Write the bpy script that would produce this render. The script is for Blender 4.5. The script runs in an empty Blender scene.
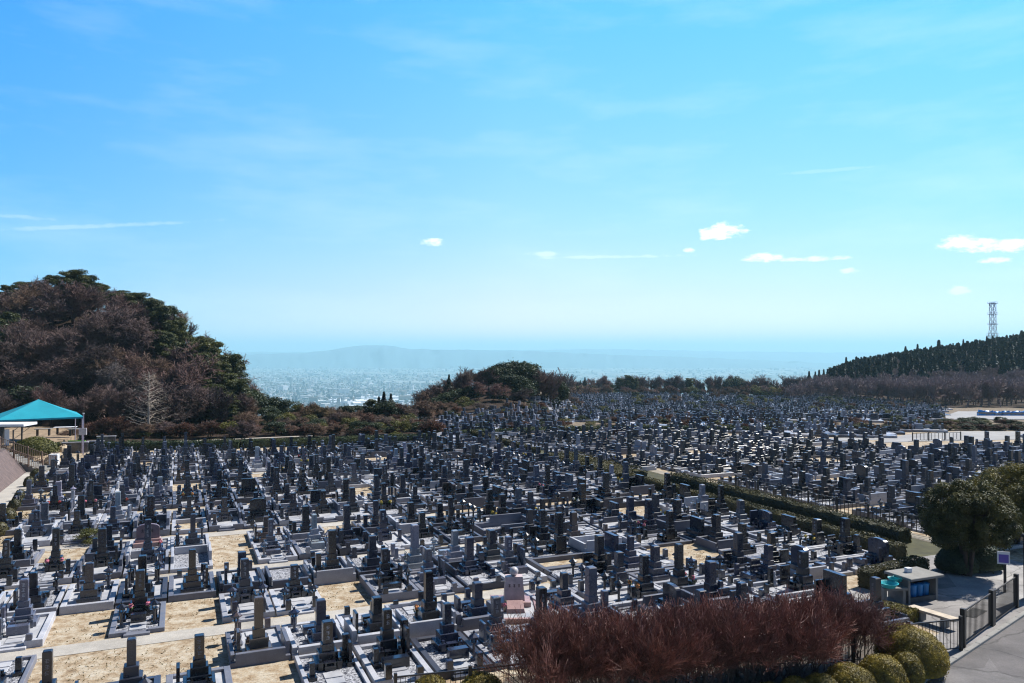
import bpy, math, random
import numpy as np
from math import sin, cos, pi, radians, atan, atan2, hypot, sqrt

R = random.Random(7)
rs = np.random.RandomState(11)
S = bpy.context.scene
COL = S.collection
F = 780.0            # focal length in pixels of the 1024 wide picture
HC = 10.0            # eye height above the cemetery terrace
HY = 352.0           # row of the true horizon
TH = radians(23.06)  # the rows of graves are turned by this much
CU, SU = cos(TH), sin(TH)

def ab(a, b):        # grave grid (a = away from us, b = along the rows) -> world
    return (-a*SU + b*CU, a*CU + b*SU)
def toab(x, y):
    return (-x*SU + y*CU, x*CU + y*SU)
def px(x, y, z=0.0):
    return (512 + F*x/y, HY + F*(HC - z)/y)
def gp(u, v, z=0.0):  # where the sight line through (u, v) meets height z
    d = F*(HC - z)/(v - HY)
    return ((u - 512)/F*d, d)
def gd(u, d):
    return ((u - 512)/F*d, d)
def hz(v, d):
    return HC - (v - HY)*d/F
def interp(x, pts):
    return float(np.interp(x, [p[0] for p in pts], [p[1] for p in pts]))

# ------------------------------------------------------------------ terrain
def sm(t):
    t = np.clip(t, 0, 1)
    return t*t*(3 - 2*t)
def vnoise(x, y, seed=0):
    xi = np.floor(x); yi = np.floor(y); fx = x - xi; fy = y - yi
    fx = fx*fx*(3-2*fx); fy = fy*fy*(3-2*fy)
    def h(a, b):
        v = np.sin(a*127.1 + b*311.7 + seed*74.7)*43758.5453
        return v - np.floor(v)
    return (h(xi, yi)*(1-fx) + h(xi+1, yi)*fx)*(1-fy) + (h(xi, yi+1)*(1-fx) + h(xi+1, yi+1)*fx)*fy
def H(x, y):
    x = np.asarray(x, float); y = np.asarray(y, float)
    yy = np.maximum(y, 1.0)
    t = x/yy
    d = np.hypot(x, y)
    # wooded hill on the left
    zl = 17*sm((y-97)/40)*sm((-0.335 - t)/0.20)
    # mound left of the middle
    zm = 3.2*sm((y-118)/40)*np.exp(-((t+0.02)/0.055)**2)
    # where the terrace ends, by direction
    edge = np.interp(t, [-3, -.62, -.40, -.33, -.12, -.05, .04, .09, .45, .55, 3], [230, 215, 150, 108, 108, 165, 200, 345, 360, 360, 360])
    drop_s = np.interp(t, [-.4, -.3, -.1, 0, .3, .36, .5, 3], [.30, .16, .16, .28, .3, .06, .045, .045])
    over = np.maximum(y - edge, 0)
    fall = -drop_s*over*sm(over/30)
    # lower terraces behind the near one
    wb = sm((t-.02)/.06)
    low = wb*(-3*sm((y-112)/33) - .03*np.clip(y-150, 0, 280))
    # right hill
    w = sm((t-.28)/.06)
    far = np.interp(t, [.28, .36, .44, .55, .70, 3], [-8, -4, 7, 14, 24, 26])*sm((y-255)/165)
    near = zl + zm + low + fall*(1-w) + w*far
    near = near + (vnoise(x/14, y/14)-.5)*1.2*sm((y-105)/60)*(1-wb*.9*(y < 345))
    near = near - 300*sm((d-470)/2300)*w - 300*sm((d-np.where(t > .05, 350, 240))/2600)*(1-w)
    return np.maximum(near, -290 + 0*near)
def h1(x, y):
    return float(H(x, y))
def dist_at(u, v, d0=60.0):       # distance at which the ground lies on row v in direction u
    ds = np.linspace(d0, 460, 1600); xs = (u-512)/F*ds
    rows = HY + F*(HC-H(xs, ds))/ds
    k = np.nonzero(rows <= v)[0]
    return float(ds[k[0]]) if len(k) else 340.0

# ------------------------------------------------------------------ mesh helpers
class MB:
    def __init__(s):
        s.V = []; s.F = []; s.C = []; s.n = 0
    def add(s, V, Fs, col=None):
        V = np.asarray(V, float).reshape(-1, 3)
        if not isinstance(Fs, list) or (Fs and not isinstance(Fs[0], np.ndarray)):
            g = {}
            for f in Fs: g.setdefault(len(f), []).append(f)
            Fs = [np.array(v) for v in g.values()]
        for f in Fs:
            s.F.append(f + s.n)
            if col is not None:
                s.C.append(np.tile(np.array(col, float), (f.size, 1)))
        s.V.append(V); s.n += len(V)
        return s
    def box(s, cx, cy, z0, sx, sy, h, ch=0.0, col=None, rot=0.0, taper=1.0):
        x, y = sx/2, sy/2
        b = [(-x, -y), (x, -y), (x, y), (-x, y)]
        V = [(p[0], p[1], 0) for p in b]
        V += [(p[0]*taper, p[1]*taper, h-ch) for p in b]
        Fs = [(3, 2, 1, 0)] + [(i, (i+1) % 4, 4+(i+1) % 4, 4+i) for i in range(4)]
        if ch > 0:
            kx = (x*taper-ch)/x; ky = (y*taper-ch)/y
            V += [(p[0]*kx, p[1]*ky, h) for p in b]
            Fs += [(4+i, 4+(i+1) % 4, 8+(i+1) % 4, 8+i) for i in range(4)] + [(8, 9, 10, 11)]
        else:
            Fs += [(4, 5, 6, 7)]
        V = np.array(V)
        if rot:
            c, q = cos(rot), sin(rot)
            V = np.c_[V[:, 0]*c - V[:, 1]*q, V[:, 0]*q + V[:, 1]*c, V[:, 2]]
        V = V + np.array([cx, cy, z0])
        return s.add(V, Fs, col)
    def cyl(s, cx, cy, z0, r0, r1, h, n=8, col=None):
        A = np.arange(n)*2*pi/n
        V = np.r_[np.c_[np.cos(A)*r0+cx, np.sin(A)*r0+cy, np.full(n, z0)], np.c_[np.cos(A)*r1+cx, np.sin(A)*r1+cy, np.full(n, z0+h)]]
        q = [(i, (i+1) % n, n+(i+1) % n, n+i) for i in range(n)]
        q += [tuple(range(n, 2*n)), tuple(range(n-1, -1, -1))]
        return s.add(V, q, col)
    def lathe(s, cx, cy, prof, n=12, col=None):
        A = np.arange(n)*2*pi/n
        V = []
        for r, z in prof: V.append(np.c_[np.cos(A)*r+cx, np.sin(A)*r+cy, np.full(n, z)])
        q = []
        for k in range(len(prof)-1):
            q += [(k*n+i, k*n+(i+1) % n, (k+1)*n+(i+1) % n, (k+1)*n+i) for i in range(n)]
        return s.add(np.vstack(V), q, col)
    def prism(s, pts, y0, y1, col=None):      # outline in x,z pushed from y0 to y1
        n = len(pts)
        V = [(p[0], y0, p[1]) for p in pts] + [(p[0], y1, p[1]) for p in pts]
        q = [(i, i+n, (i+1) % n+n, (i+1) % n) for i in range(n)]
        q += [tuple(range(n)), tuple(range(2*n-1, n-1, -1))]
        return s.add(V, q, col)
    def bar(s, p0, p1, r, col=None, n=4):
        return s.segs(np.array([p0]), np.array([p1]), np.array([r]), np.array([r]), n, col)
    def segs(s, P0, P1, R0, R1, n=3, col=None):
        m = len(P0)
        D = P1-P0; L = np.linalg.norm(D, axis=1, keepdims=True); D = D/np.maximum(L, 1e-9)
        ref = np.where(np.abs(D[:, 2:3]) > .9, np.array([[1., 0, 0]]), np.array([[0, 0, 1.]]))
        A = np.cross(D, ref); A /= np.linalg.norm(A, axis=1, keepdims=True)
        B = np.cross(D, A)
        ang = np.arange(n)*2*pi/n + (pi/4 if n == 4 else 0)
        ring = A[:, None, :]*np.cos(ang)[None, :, None] + B[:, None, :]*np.sin(ang)[None, :, None]
        V = np.concatenate([P0[:, None]+ring*R0[:, None, None], P1[:, None]+ring*R1[:, None, None]], 1).reshape(-1, 3)
        base = np.arange(m)[:, None]*2*n
        q = np.concatenate([np.array([[i, n+i, n+(i+1) % n, (i+1) % n]]) for i in range(n)])
        Fq = (base[:, None] + q[None]).reshape(-1, 4)
        return s.add(V, [Fq], col)
    def cards(s, P, N, size, aspect=1.0, col=None, tri=False):   # small leaf faces at P facing N
        m = len(P)
        N = N/np.maximum(np.linalg.norm(N, axis=1, keepdims=True), 1e-9)
        T = rs.normal(size=(m, 3)); T -= N*(T*N).sum(1, keepdims=True); T /= np.maximum(np.linalg.norm(T, axis=1, keepdims=True), 1e-9)
        B = np.cross(N, T)
        sz = (size*(.6+.8*rs.rand(m)))[:, None]
        a = T*sz*.5*aspect; b = B*sz*.5
        if tri:
            V = np.stack([P-a-b, P+a-b, P+b*1.2], 1).reshape(-1, 3)
            Fq = np.arange(3*m).reshape(-1, 3)
        else:
            V = np.stack([P-a, P-b, P+a, P+b], 1).reshape(-1, 3)
            Fq = np.arange(4*m).reshape(-1, 4)
        return s.add(V, [Fq], col)
    def mesh(s, name, mat, smooth=False):
        me = bpy.data.meshes.new(name)
        V = np.vstack(s.V)
        me.vertices.add(len(V)); me.vertices.foreach_set('co', V.astype(np.float32).ravel())
        loops = np.concatenate([f.ravel() for f in s.F]).astype(np.int32)
        tot = np.concatenate([np.full(len(f), f.shape[1]) for f in s.F])
        starts = np.r_[0, np.cumsum(tot)[:-1]].astype(np.int32)
        me.loops.add(len(loops)); me.loops.foreach_set('vertex_index', loops)
        me.polygons.add(len(tot)); me.polygons.foreach_set('loop_start', starts)
        me.polygons.foreach_set('use_smooth', np.full(len(tot), bool(smooth)))
        me.update(calc_edges=True)
        if s.C and len(s.C) == len(s.F):
            at = me.color_attributes.new('tint', 'FLOAT_COLOR', 'CORNER')
            C = np.vstack(s.C); C = np.c_[C, np.ones(len(C))]
            at.data.foreach_set('color', C.astype(np.float32).ravel())
        me.materials.append(mat)
        return me
    def obj(s, name, mat, parent=None, loc=(0, 0, 0), smooth=False, color=None):
        return link(name, s.mesh(name, mat, smooth), parent, loc, color)

def link(name, me, parent=None, loc=(0, 0, 0), color=None):
    o = bpy.data.objects.new(name, me); COL.objects.link(o)
    o.location = loc
    if parent: o.parent = parent
    if color: o.color = (*color, 1)
    return o
def tag(o, label, cat, group=None, kind=None):
    if label: o['label'] = label
    if cat: o['category'] = cat
    if group: o['group'] = group
    if kind: o['kind'] = kind
    return o
def thing(name, label, cat, loc=(0, 0, 0), rz=0.0, group=None):
    o = bpy.data.objects.new(name, None); COL.objects.link(o)
    o.empty_display_size = .3
    o.location = loc; o.rotation_euler = (0, 0, rz)
    return tag(o, label, cat, group)
def structure(o):
    o['kind'] = 'structure'; return o
def dup(root, loc, rz, label, group=None, scale=None):
    r = root.copy(); COL.objects.link(r); r.location = loc; r.rotation_euler = (0, 0, rz)
    if scale: r.scale = scale if isinstance(scale, tuple) else (scale,)*3
    r['label'] = label
    if group: r['group'] = group
    for ch in list(root.children):
        c = ch.copy(); COL.objects.link(c); c.parent = r
        for g in list(ch.children):
            q = g.copy(); COL.objects.link(q); q.parent = c
    return r
ONES = 'zeroth first second third fourth fifth sixth seventh eighth ninth tenth eleventh twelfth thirteenth fourteenth fifteenth sixteenth seventeenth eighteenth nineteenth'.split()
TENS = {2: 'twenty', 3: 'thirty', 4: 'forty', 5: 'fifty', 6: 'sixty', 7: 'seventy', 8: 'eighty', 9: 'ninety'}
def nth(n):
    if n >= 100: return 'hundred-and-' + nth(n-100) if n > 100 else 'hundredth'
    if n < 20: return ONES[n]
    t, o = divmod(n, 10)
    return TENS[t][:-1]+'ieth' if o == 0 else TENS[t]+'-'+ONES[o]

# ------------------------------------------------------------------ materials
def newmat(name):
    m = bpy.data.materials.new(name); m.use_nodes = True
    nt = m.node_tree
    return m, nt, nt.nodes['Principled BSDF']
def nd(nt, t, **kw):
    n = nt.nodes.new(t)
    for k, v in kw.items():
        if hasattr(n, k): setattr(n, k, v)
        else: n.inputs[k.replace('_', ' ')].default_value = v
    return n
def mixc(nt, a, b, f, mode='MIX'):
    n = nt.nodes.new('ShaderNodeMix'); n.data_type = 'RGBA'; n.blend_type = mode
    for sock, v in ((n.inputs[0], f), (n.inputs[6], a), (n.inputs[7], b)):
        if isinstance(v, bpy.types.NodeSocket): nt.links.new(v, sock)
        elif isinstance(v, (int, float)): sock.default_value = v
        else: sock.default_value = (*v, 1) if len(v) == 3 else v
    return n.outputs[2]
def ramp(nt, fac, stops):
    n = nt.nodes.new('ShaderNodeValToRGB'); cr = n.color_ramp
    while len(cr.elements) < len(stops): cr.elements.new(.5)
    for e, (p, c) in zip(cr.elements, stops):
        e.position = p; e.color = (*c, 1) if len(c) == 3 else c
    nt.links.new(fac, n.inputs[0]); return n.outputs[0]
def objcoord(nt):
    return nd(nt, 'ShaderNodeTexCoord').outputs['Object']
def worldpos(nt):
    return nd(nt, 'ShaderNodeNewGeometry').outputs['Position']
def noise(nt, vec, scale, detail=3, rough=.6):
    n = nd(nt, 'ShaderNodeTexNoise', Scale=scale, Detail=detail, Roughness=rough)
    nt.links.new(vec, n.inputs['Vector']); return n.outputs['Fac']

def stone_mat(name, src, rough=.3, speck=.35):
    m, nt, p = newmat(name)
    if src == 'object': c = nd(nt, 'ShaderNodeObjectInfo').outputs['Color']
    elif src == 'attr':
        a = nd(nt, 'ShaderNodeAttribute'); a.attribute_name = 'tint'; c = a.outputs['Color']
    else:
        v = nd(nt, 'ShaderNodeRGB'); v.outputs[0].default_value = (*src, 1); c = v.outputs[0]
    pos = worldpos(nt)
    f = noise(nt, pos, 45, 2, .8)
    g = noise(nt, pos, 1.7, 4, .6)
    k = ramp(nt, f, [(.3, (1-speck,)*3), (.7, (1+speck,)*3)])
    k2 = ramp(nt, g, [(.25, (.72, .73, .76)), (.75, (1.2, 1.18, 1.14))])
    c = mixc(nt, mixc(nt, c, k, 1.0, 'MULTIPLY'), k2, 1.0, 'MULTIPLY')
    nt.links.new(c, p.inputs['Base Color'])
    r = ramp(nt, g, [(.3, (rough-.08,)*3), (.7, (rough+.15,)*3)])
    nt.links.new(r, p.inputs['Roughness'])
    return m
M = {}
M['stone'] = stone_mat('polished_granite', 'object', .22)
M['stone_field'] = stone_mat('polished_granite_field', 'attr', .28)
for k_ in ('stone', 'stone_field'): M[k_].node_tree.nodes['Principled BSDF'].inputs['Specular IOR Level'].default_value = .8
M['kerb'] = stone_mat('kerb_granite', 'object', .45, .2)
M['pink'] = stone_mat('pink_granite', (.38, .25, .24), .35)
def gravel_mat(name, c1, c2, scale, rough=.9):
    m, nt, p = newmat(name)
    pos = worldpos(nt)
    v = nd(nt, 'ShaderNodeTexVoronoi', Scale=scale); nt.links.new(pos, v.inputs['Vector'])
    bw = nd(nt, 'ShaderNodeRGBToBW'); nt.links.new(v.outputs['Color'], bw.inputs[0])
    c = ramp(nt, bw.outputs[0], [(.2, c1), (.8, c2)])
    nt.links.new(c, p.inputs['Base Color']); p.inputs['Roughness'].default_value = rough
    bm = nd(nt, 'ShaderNodeBump', Strength=.6, Distance=.02); nt.links.new(v.outputs['Distance'], bm.inputs['Height'])
    nt.links.new(bm.outputs[0], p.inputs['Normal'])
    return m
M['gravel'] = gravel_mat('plot_gravel', (.05, .054, .07), (.42, .43, .47), 20)
M['paving'] = stone_mat('pale_paving_stone', (.42, .43, .46), .5, .12)

def simple(name, c, rough=.6, metal=0.0, var=.25, scale=3.0, spec=.5):
    m, nt, p = newmat(name)
    f = noise(nt, objcoord(nt), scale, 4)
    cc = ramp(nt, f, [(.3, tuple(x*(1-var) for x in c)), (.7, tuple(x*(1+var) for x in c))])
    nt.links.new(cc, p.inputs['Base Color'])
    p.inputs['Roughness'].default_value = rough; p.inputs['Metallic'].default_value = metal
    p.inputs['Specular IOR Level'].default_value = spec
    return m
def leafmat(name, c1, c2, scale=1.2, trans=.25, top=None, fine=9.0):
    m, nt, p = newmat(name)
    nt.nodes.remove(p)
    out = nt.nodes['Material Output']
    f = noise(nt, objcoord(nt), scale, 3, .6)
    c = ramp(nt, f, [(.32, c1), (.68, c2)])
    f2 = noise(nt, objcoord(nt), fine, 2, .7)
    c = mixc(nt, c, ramp(nt, f2, [(.3, (.6, .6, .6)), (.7, (1.4, 1.4, 1.4))]), 1.0, 'MULTIPLY')
    oi = nd(nt, 'ShaderNodeObjectInfo')
    c = mixc(nt, c, ramp(nt, oi.outputs['Random'], [(0, (.75, .78, .8)), (1, (1.25, 1.18, 1.1))]), 1.0, 'MULTIPLY')
    d = nd(nt, 'ShaderNodeBsdfDiffuse'); t = nd(nt, 'ShaderNodeBsdfTranslucent')
    g = nd(nt, 'ShaderNodeBsdfGlossy', Roughness=.55); g.inputs[0].default_value = (.9, .95, 1, 1)
    nt.links.new(c, d.inputs[0]); nt.links.new(c, t.inputs[0])
    mx = nd(nt, 'ShaderNodeMixShader'); mx.inputs[0].default_value = trans
    nt.links.new(d.outputs[0], mx.inputs[1]); nt.links.new(t.outputs[0], mx.inputs[2])
    m2 = nd(nt, 'ShaderNodeMixShader'); m2.inputs[0].default_value = .03
    nt.links.new(mx.outputs[0], m2.inputs[1]); nt.links.new(g.outputs[0], m2.inputs[2])
    nt.links.new(m2.outputs[0], out.inputs[0])
    return m
M['pine'] = leafmat('pine_needles', (.022, .036, .010), (.095, .10, .022), .35)
M['evergreen'] = leafmat('evergreen_leaves', (.018, .034, .016), (.055, .070, .024), .5)
M['yellowgreen'] = leafmat('yellow_green_leaves', (.075, .085, .016), (.15, .14, .03), .7)
M['cedar'] = leafmat('cedar_needles', (.006, .011, .007), (.020, .026, .012), .3)
M['round'] = leafmat('glossy_round_crown_leaves', (.036, .044, .011), (.15, .13, .028), .8)
M['azalea'] = leafmat('clipped_azalea_leaves', (.085, .070, .014), (.27, .215, .03), 2.2)
M['hedge'] = leafmat('hedge_leaves', (.030, .034, .012), (.10, .085, .028), 1.0)
M['redtwig'] = leafmat('budding_red_twigs', (.105, .046, .038), (.31, .135, .105), 2.2, .15)
M['redbush'] = leafmat('red_brown_bush_twigs', (.085, .040, .028), (.17, .085, .055), 1.0, .15)
def barkmat(name, c, var=.3):
    m, nt, p = newmat(name)
    f = noise(nt, objcoord(nt), 2.5, 4)
    cc = ramp(nt, f, [(.3, tuple(x*(1-var) for x in c)), (.7, tuple(x*(1+var) for x in c))])
    oi = nd(nt, 'ShaderNodeObjectInfo')
    cc = mixc(nt, cc, oi.outputs['Color'], 1.0, 'MULTIPLY')
    nt.links.new(cc, p.inputs['Base Color']); p.inputs['Roughness'].default_value = .85
    p.inputs['Specular IOR Level'].default_value = .2
    return m
M['bark'] = barkmat('dark_bark', (.075, .055, .045))
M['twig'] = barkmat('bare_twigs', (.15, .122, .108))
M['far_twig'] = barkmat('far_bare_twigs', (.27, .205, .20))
M['pale_twig'] = barkmat('pale_bare_branches', (.34, .29, .24))
M['concrete'] = simple('concrete', (.22, .215, .20), .8, scale=1.5)
M['white'] = simple('white_painted_metal', (.75, .76, .78), .5, var=.06)
M['dark_metal'] = simple('dark_painted_metal', (.022, .02, .02), .45, var=.2, scale=8)
M['brown_rail'] = simple('brown_railing_paint', (.20, .13, .09), .5)
M['teal'] = simple('teal_tent_fabric', (.003, .28, .37), .65, var=.08, scale=1)
M['blue_plastic'] = simple('blue_plastic', (.02, .26, .62), .35, var=.2)
M['cyan_plastic'] = simple('turquoise_plastic', (.03, .42, .46), .4, var=.1)
M['blue_sheet'] = simple('blue_tarpaulin', (.01, .22, .62), .4, var=.3, scale=.8)
M['lime'] = simple('green_sign_face', (.12, .42, .03), .5, var=.15)
M['purple'] = simple('violet_sign_face', (.13, .09, .42), .4, var=.1)
M['pylon'] = simple('painted_steel_lattice', (.30, .27, .34), .5)
M['embank'] = None
FLOW = {'yellow': (.50, .36, .06), 'white': (.66, .64, .60), 'pink': (.50, .14, .20), 'red': (.34, .04, .04), 'orange': (.48, .19, .06)}
for k, c in FLOW.items(): M['fl_'+k] = simple(k+'_petals', c, .7, var=.2, scale=20)
M['stems'] = simple('flower_stems', (.05, .11, .02), .7, var=.4, scale=20)

def ground_mat():
    m, nt, p = newmat('ground_soil')
    pos = worldpos(nt)
    a = nd(nt, 'ShaderNodeAttribute'); a.attribute_name = 'tint'
    sp = nd(nt, 'ShaderNodeSeparateColor'); nt.links.new(a.outputs['Color'], sp.inputs[0])
    n1 = noise(nt, pos, 1.9, 6, .72); n2 = noise(nt, pos, 14, 4, .8); n3 = noise(nt, pos, .12, 3)
    soil = ramp(nt, n1, [(.32, (.17, .12, .075)), (.44, (.34, .26, .175)), (.56, (.46, .40, .31)), (.72, (.54, .50, .43))])
    soil = mixc(nt, soil, ramp(nt, n2, [(.28, (.30, .30, .30)), (.46, (.95, .95, .95)), (.75, (1.25, 1.22, 1.15))]), 1.0, 'MULTIPLY')
    litter = ramp(nt, n1, [(.3, (.020, .014, .011)), (.6, (.055, .036, .026)), (.8, (.04, .035, .02))])
    litter = mixc(nt, litter, ramp(nt, n2, [(.3, (.5, .5, .5)), (.7, (1.4, 1.4, 1.4))]), 1.0, 'MULTIPLY')
    mpp = nd(nt, 'ShaderNodeMapping'); mpp.inputs['Scale'].default_value = (.0035, .0012, 1); nt.links.new(pos, mpp.inputs[0])
    n4 = noise(nt, mpp.outputs[0], 1.0, 6, .65)
    plain = ramp(nt, n4, [(.3, (.035, .07, .055)), (.5, (.16, .18, .18)), (.62, (.30, .31, .32)), (.75, (.10, .14, .10))])
    c = mixc(nt, soil, litter, sp.outputs[0])
    c = mixc(nt, c, plain, sp.outputs[1])
    nt.links.new(c, p.inputs['Base Color']); p.inputs['Roughness'].default_value = .95
    p.inputs['Specular IOR Level'].default_value = .15
    bm = nd(nt, 'ShaderNodeBump', Strength=.5, Distance=.04); nt.links.new(n2, bm.inputs['Height']); nt.links.new(bm.outputs[0], p.inputs['Normal'])
    return m
def pavemat(name, c1, c2, scale=.8, stain=.5):
    m, nt, p = newmat(name)
    pos = worldpos(nt)
    n1 = noise(nt, pos, scale, 6, .7); n2 = noise(nt, pos, 30, 2, .8)
    c = ramp(nt, n1, [(.3, c1), (.68, c2)])
    c = mixc(nt, c, ramp(nt, n2, [(.3, (.78, .78, .78)), (.7, (1.2, 1.2, 1.2))]), 1.0, 'MULTIPLY')
    nt.links.new(c, p.inputs['Base Color']); p.inputs['Roughness'].default_value = .85
    return m
M['ground'] = ground_mat()
M['path'] = pavemat('path_concrete', (.30, .28, .25), (.50, .47, .42), .5)
M['asphalt'] = pavemat('old_asphalt', (.07, .066, .066), (.16, .15, .15), .45)
def crack(m):
    nt = m.node_tree; p = nt.nodes['Principled BSDF']; src = p.inputs['Base Color'].links[0].from_socket; pos = worldpos(nt)
    nz = nd(nt, 'ShaderNodeTexNoise', Scale=1.3, Detail=4.0); nt.links.new(pos, nz.inputs['Vector'])
    w_ = mixc(nt, pos, nz.outputs['Color'], .35)
    v = nd(nt, 'ShaderNodeTexVoronoi', Scale=.42); v.feature = 'DISTANCE_TO_EDGE'; nt.links.new(w_, v.inputs['Vector'])
    e = ramp(nt, v.outputs['Distance'], [(.0, (.45, .45, .45)), (.012, (1, 1, 1))])
    v2 = nd(nt, 'ShaderNodeTexVoronoi', Scale=.22); nt.links.new(pos, v2.inputs['Vector']); bw = nd(nt, 'ShaderNodeRGBToBW'); nt.links.new(v2.outputs['Color'], bw.inputs[0])
    t2 = ramp(nt, bw.outputs[0], [(.3, (.82, .80, .80)), (.7, (1.15, 1.15, 1.15))])
    nt.links.new(mixc(nt, mixc(nt, src, e, 1.0, 'MULTIPLY'), t2, 1.0, 'MULTIPLY'), p.inputs['Base Color'])
crack(M['asphalt'])
M['paleroad'] = pavemat('pale_road', (.20, .20, .20), (.34, .335, .33), .2)
M['pavement'] = pavemat('forecourt_concrete', (.17, .165, .165), (.34, .33, .32), .7)
crack(M['pavement'])
def brickmat():
    m, nt, p = newmat('stone_block_revetment')
    b = nd(nt, 'ShaderNodeTexBrick', Scale=2.2); nt.links.new(objcoord(nt), b.inputs[0])
    b.inputs['Color1'].default_value = (.10, .07, .065, 1); b.inputs['Color2'].default_value = (.17, .12, .11, 1); b.inputs['Mortar'].default_value = (.05, .045, .04, 1)
    nt.links.new(b.outputs[0], p.inputs['Base Color']); p.inputs['Roughness'].default_value = .85
    return m
M['embank'] = brickmat()

# ------------------------------------------------------------------ sky, sun, air, camera
SUN_AZ, SUN_EL = 55.0, 47.0     # azimuth measured from +Y towards +X
def make_world():
    w = bpy.data.worlds.new("World"); S.world = w; w.use_nodes = True
    nt = w.node_tree; bg = nt.nodes['Background']
    sk = nd(nt, 'ShaderNodeTexSky'); sk.sky_type = 'NISHITA'; sk.sun_disc = False
    sk.sun_elevation = radians(SUN_EL); sk.sun_rotation = radians(SUN_AZ)
    sk.altitude = 300; sk.air_density = 1.0; sk.dust_density = .3; sk.ozone_density = 1.5
    tc = nd(nt, 'ShaderNodeTexCoord').outputs['Generated']
    xyz = nd(nt, 'ShaderNodeSeparateXYZ'); nt.links.new(tc, xyz.inputs[0])
    def mth(op, a, b=None, c=None):
        n = nt.nodes.new('ShaderNodeMath'); n.operation = op
        for i, v in enumerate((a, b, c)):
            if v is None: continue
            if isinstance(v, bpy.types.NodeSocket): nt.links.new(v, n.inputs[i])
            else: n.inputs[i].default_value = v
        return n.outputs[0]
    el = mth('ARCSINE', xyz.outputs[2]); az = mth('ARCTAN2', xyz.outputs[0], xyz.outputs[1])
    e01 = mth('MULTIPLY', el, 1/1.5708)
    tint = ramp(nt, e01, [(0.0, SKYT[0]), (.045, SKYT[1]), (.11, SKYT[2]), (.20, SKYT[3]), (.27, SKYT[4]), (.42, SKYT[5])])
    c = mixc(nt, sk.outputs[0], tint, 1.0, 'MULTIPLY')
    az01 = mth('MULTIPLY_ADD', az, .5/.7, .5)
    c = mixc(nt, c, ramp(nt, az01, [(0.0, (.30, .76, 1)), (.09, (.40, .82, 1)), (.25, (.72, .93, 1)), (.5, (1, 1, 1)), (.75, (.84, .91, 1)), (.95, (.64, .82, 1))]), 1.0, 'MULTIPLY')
    # unseen sky behind the eye dimmed to deep blue, to cut fill light
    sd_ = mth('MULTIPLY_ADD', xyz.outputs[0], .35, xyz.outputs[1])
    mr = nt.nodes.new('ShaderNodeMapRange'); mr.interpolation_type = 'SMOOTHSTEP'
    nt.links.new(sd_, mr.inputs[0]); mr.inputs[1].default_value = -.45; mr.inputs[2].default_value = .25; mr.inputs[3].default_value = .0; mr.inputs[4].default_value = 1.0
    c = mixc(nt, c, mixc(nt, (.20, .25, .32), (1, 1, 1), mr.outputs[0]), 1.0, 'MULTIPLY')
    # thin cirrus and the small fair weather clouds, placed by azimuth and elevation
    cmb = nd(nt, 'ShaderNodeCombineXYZ'); nt.links.new(az, cmb.inputs[0]); nt.links.new(el, cmb.inputs[1])
    mp = nd(nt, 'ShaderNodeMapping'); mp.inputs['Scale'].default_value = (1.6, 7, 1); mp.inputs['Rotation'].default_value = (0, 0, .16)
    nt.links.new(cmb.outputs[0], mp.inputs[0])
    cir = noise(nt, mp.outputs[0], 2.2, 6, .58)
    cirf = ramp(nt, cir, [(.48, (0, 0, 0)), (.85, (.20, .20, .20))])
    white = (9.3, 9.7, 10.0)
    c = mixc(nt, c, white, cirf)
    mp2 = nd(nt, 'ShaderNodeMapping'); mp2.inputs['Scale'].default_value = (55, 120, 1); nt.links.new(cmb.outputs[0], mp2.inputs[0])
    puff = mth('SUBTRACT', noise(nt, mp2.outputs[0], 1.0, 4, .6), .5)
    for (u, v, w_, h_, op) in [(433, 243, 15, 5, .85), (722, 232, 29, 9, 1), (712, 236, 14, 6, .9), (689, 250, 6, 5, .75), (765, 258, 22, 6, .95), (815, 259, 40, 3.2, .7),
                               (850, 271, 13, 3.2, .6), (963, 244, 24, 9, 1), (1005, 246, 34, 8, 1), (996, 260, 16, 4.2, .85), (961, 291, 14, 5, .6),
                               (610, 257, 85, 2.2, .25), (545, 254, 22, 3.5, .35), (100, 226, 130, 2.6, .16), (20, 217, 40, 2.4, .14), (830, 170, 50, 2.2, .10)]:
        t = (u-512)/F; a0 = atan(t); e0 = atan((HY-v)/F/sqrt(1+t*t)); ww = w_/F/sqrt(1+t*t); hh = h_/F
        dx = mth('DIVIDE', mth('SUBTRACT', az, a0), ww); dy = mth('DIVIDE', mth('SUBTRACT', el, e0 + (0.0 if h_ > 2 else 0)), hh)
        if u == 100: dy = mth('DIVIDE', mth('SUBTRACT', el, mth('MULTIPLY_ADD', az, .12, e0 - .12*a0)), hh)
        # flat-ish base: the lower half of a cloud falls off faster
        dn = mth('MULTIPLY', mth('MINIMUM', dy, 0), .9)
        r2 = mth('ADD', mth('ADD', mth('MULTIPLY', dx, dx), mth('MULTIPLY', dy, dy)), mth('MULTIPLY', dn, dn))
        val = mth('ADD', mth('SUBTRACT', 1.0, r2), mth('MULTIPLY', puff, 3.4))
        n = nt.nodes.new('ShaderNodeMapRange'); n.interpolation_type = 'SMOOTHSTEP'
        nt.links.new(val, n.inputs[0]); n.inputs[1].default_value = .0; n.inputs[2].default_value = 1.0; n.inputs[4].default_value = op
        c = mixc(nt, c, white, n.outputs[0])
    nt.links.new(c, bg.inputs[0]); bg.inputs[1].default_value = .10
SKYT = [(1.34, 1.06, 1.20), (1.04, .95, 1.22), (.84, 1.10, 1.40), (.64, 1.27, 1.75), (.48, 1.36, 1.95), (.06, .15, .32)]  # the last, overhead tint is dimmed to cut fill light on shaded faces
make_world()
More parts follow.
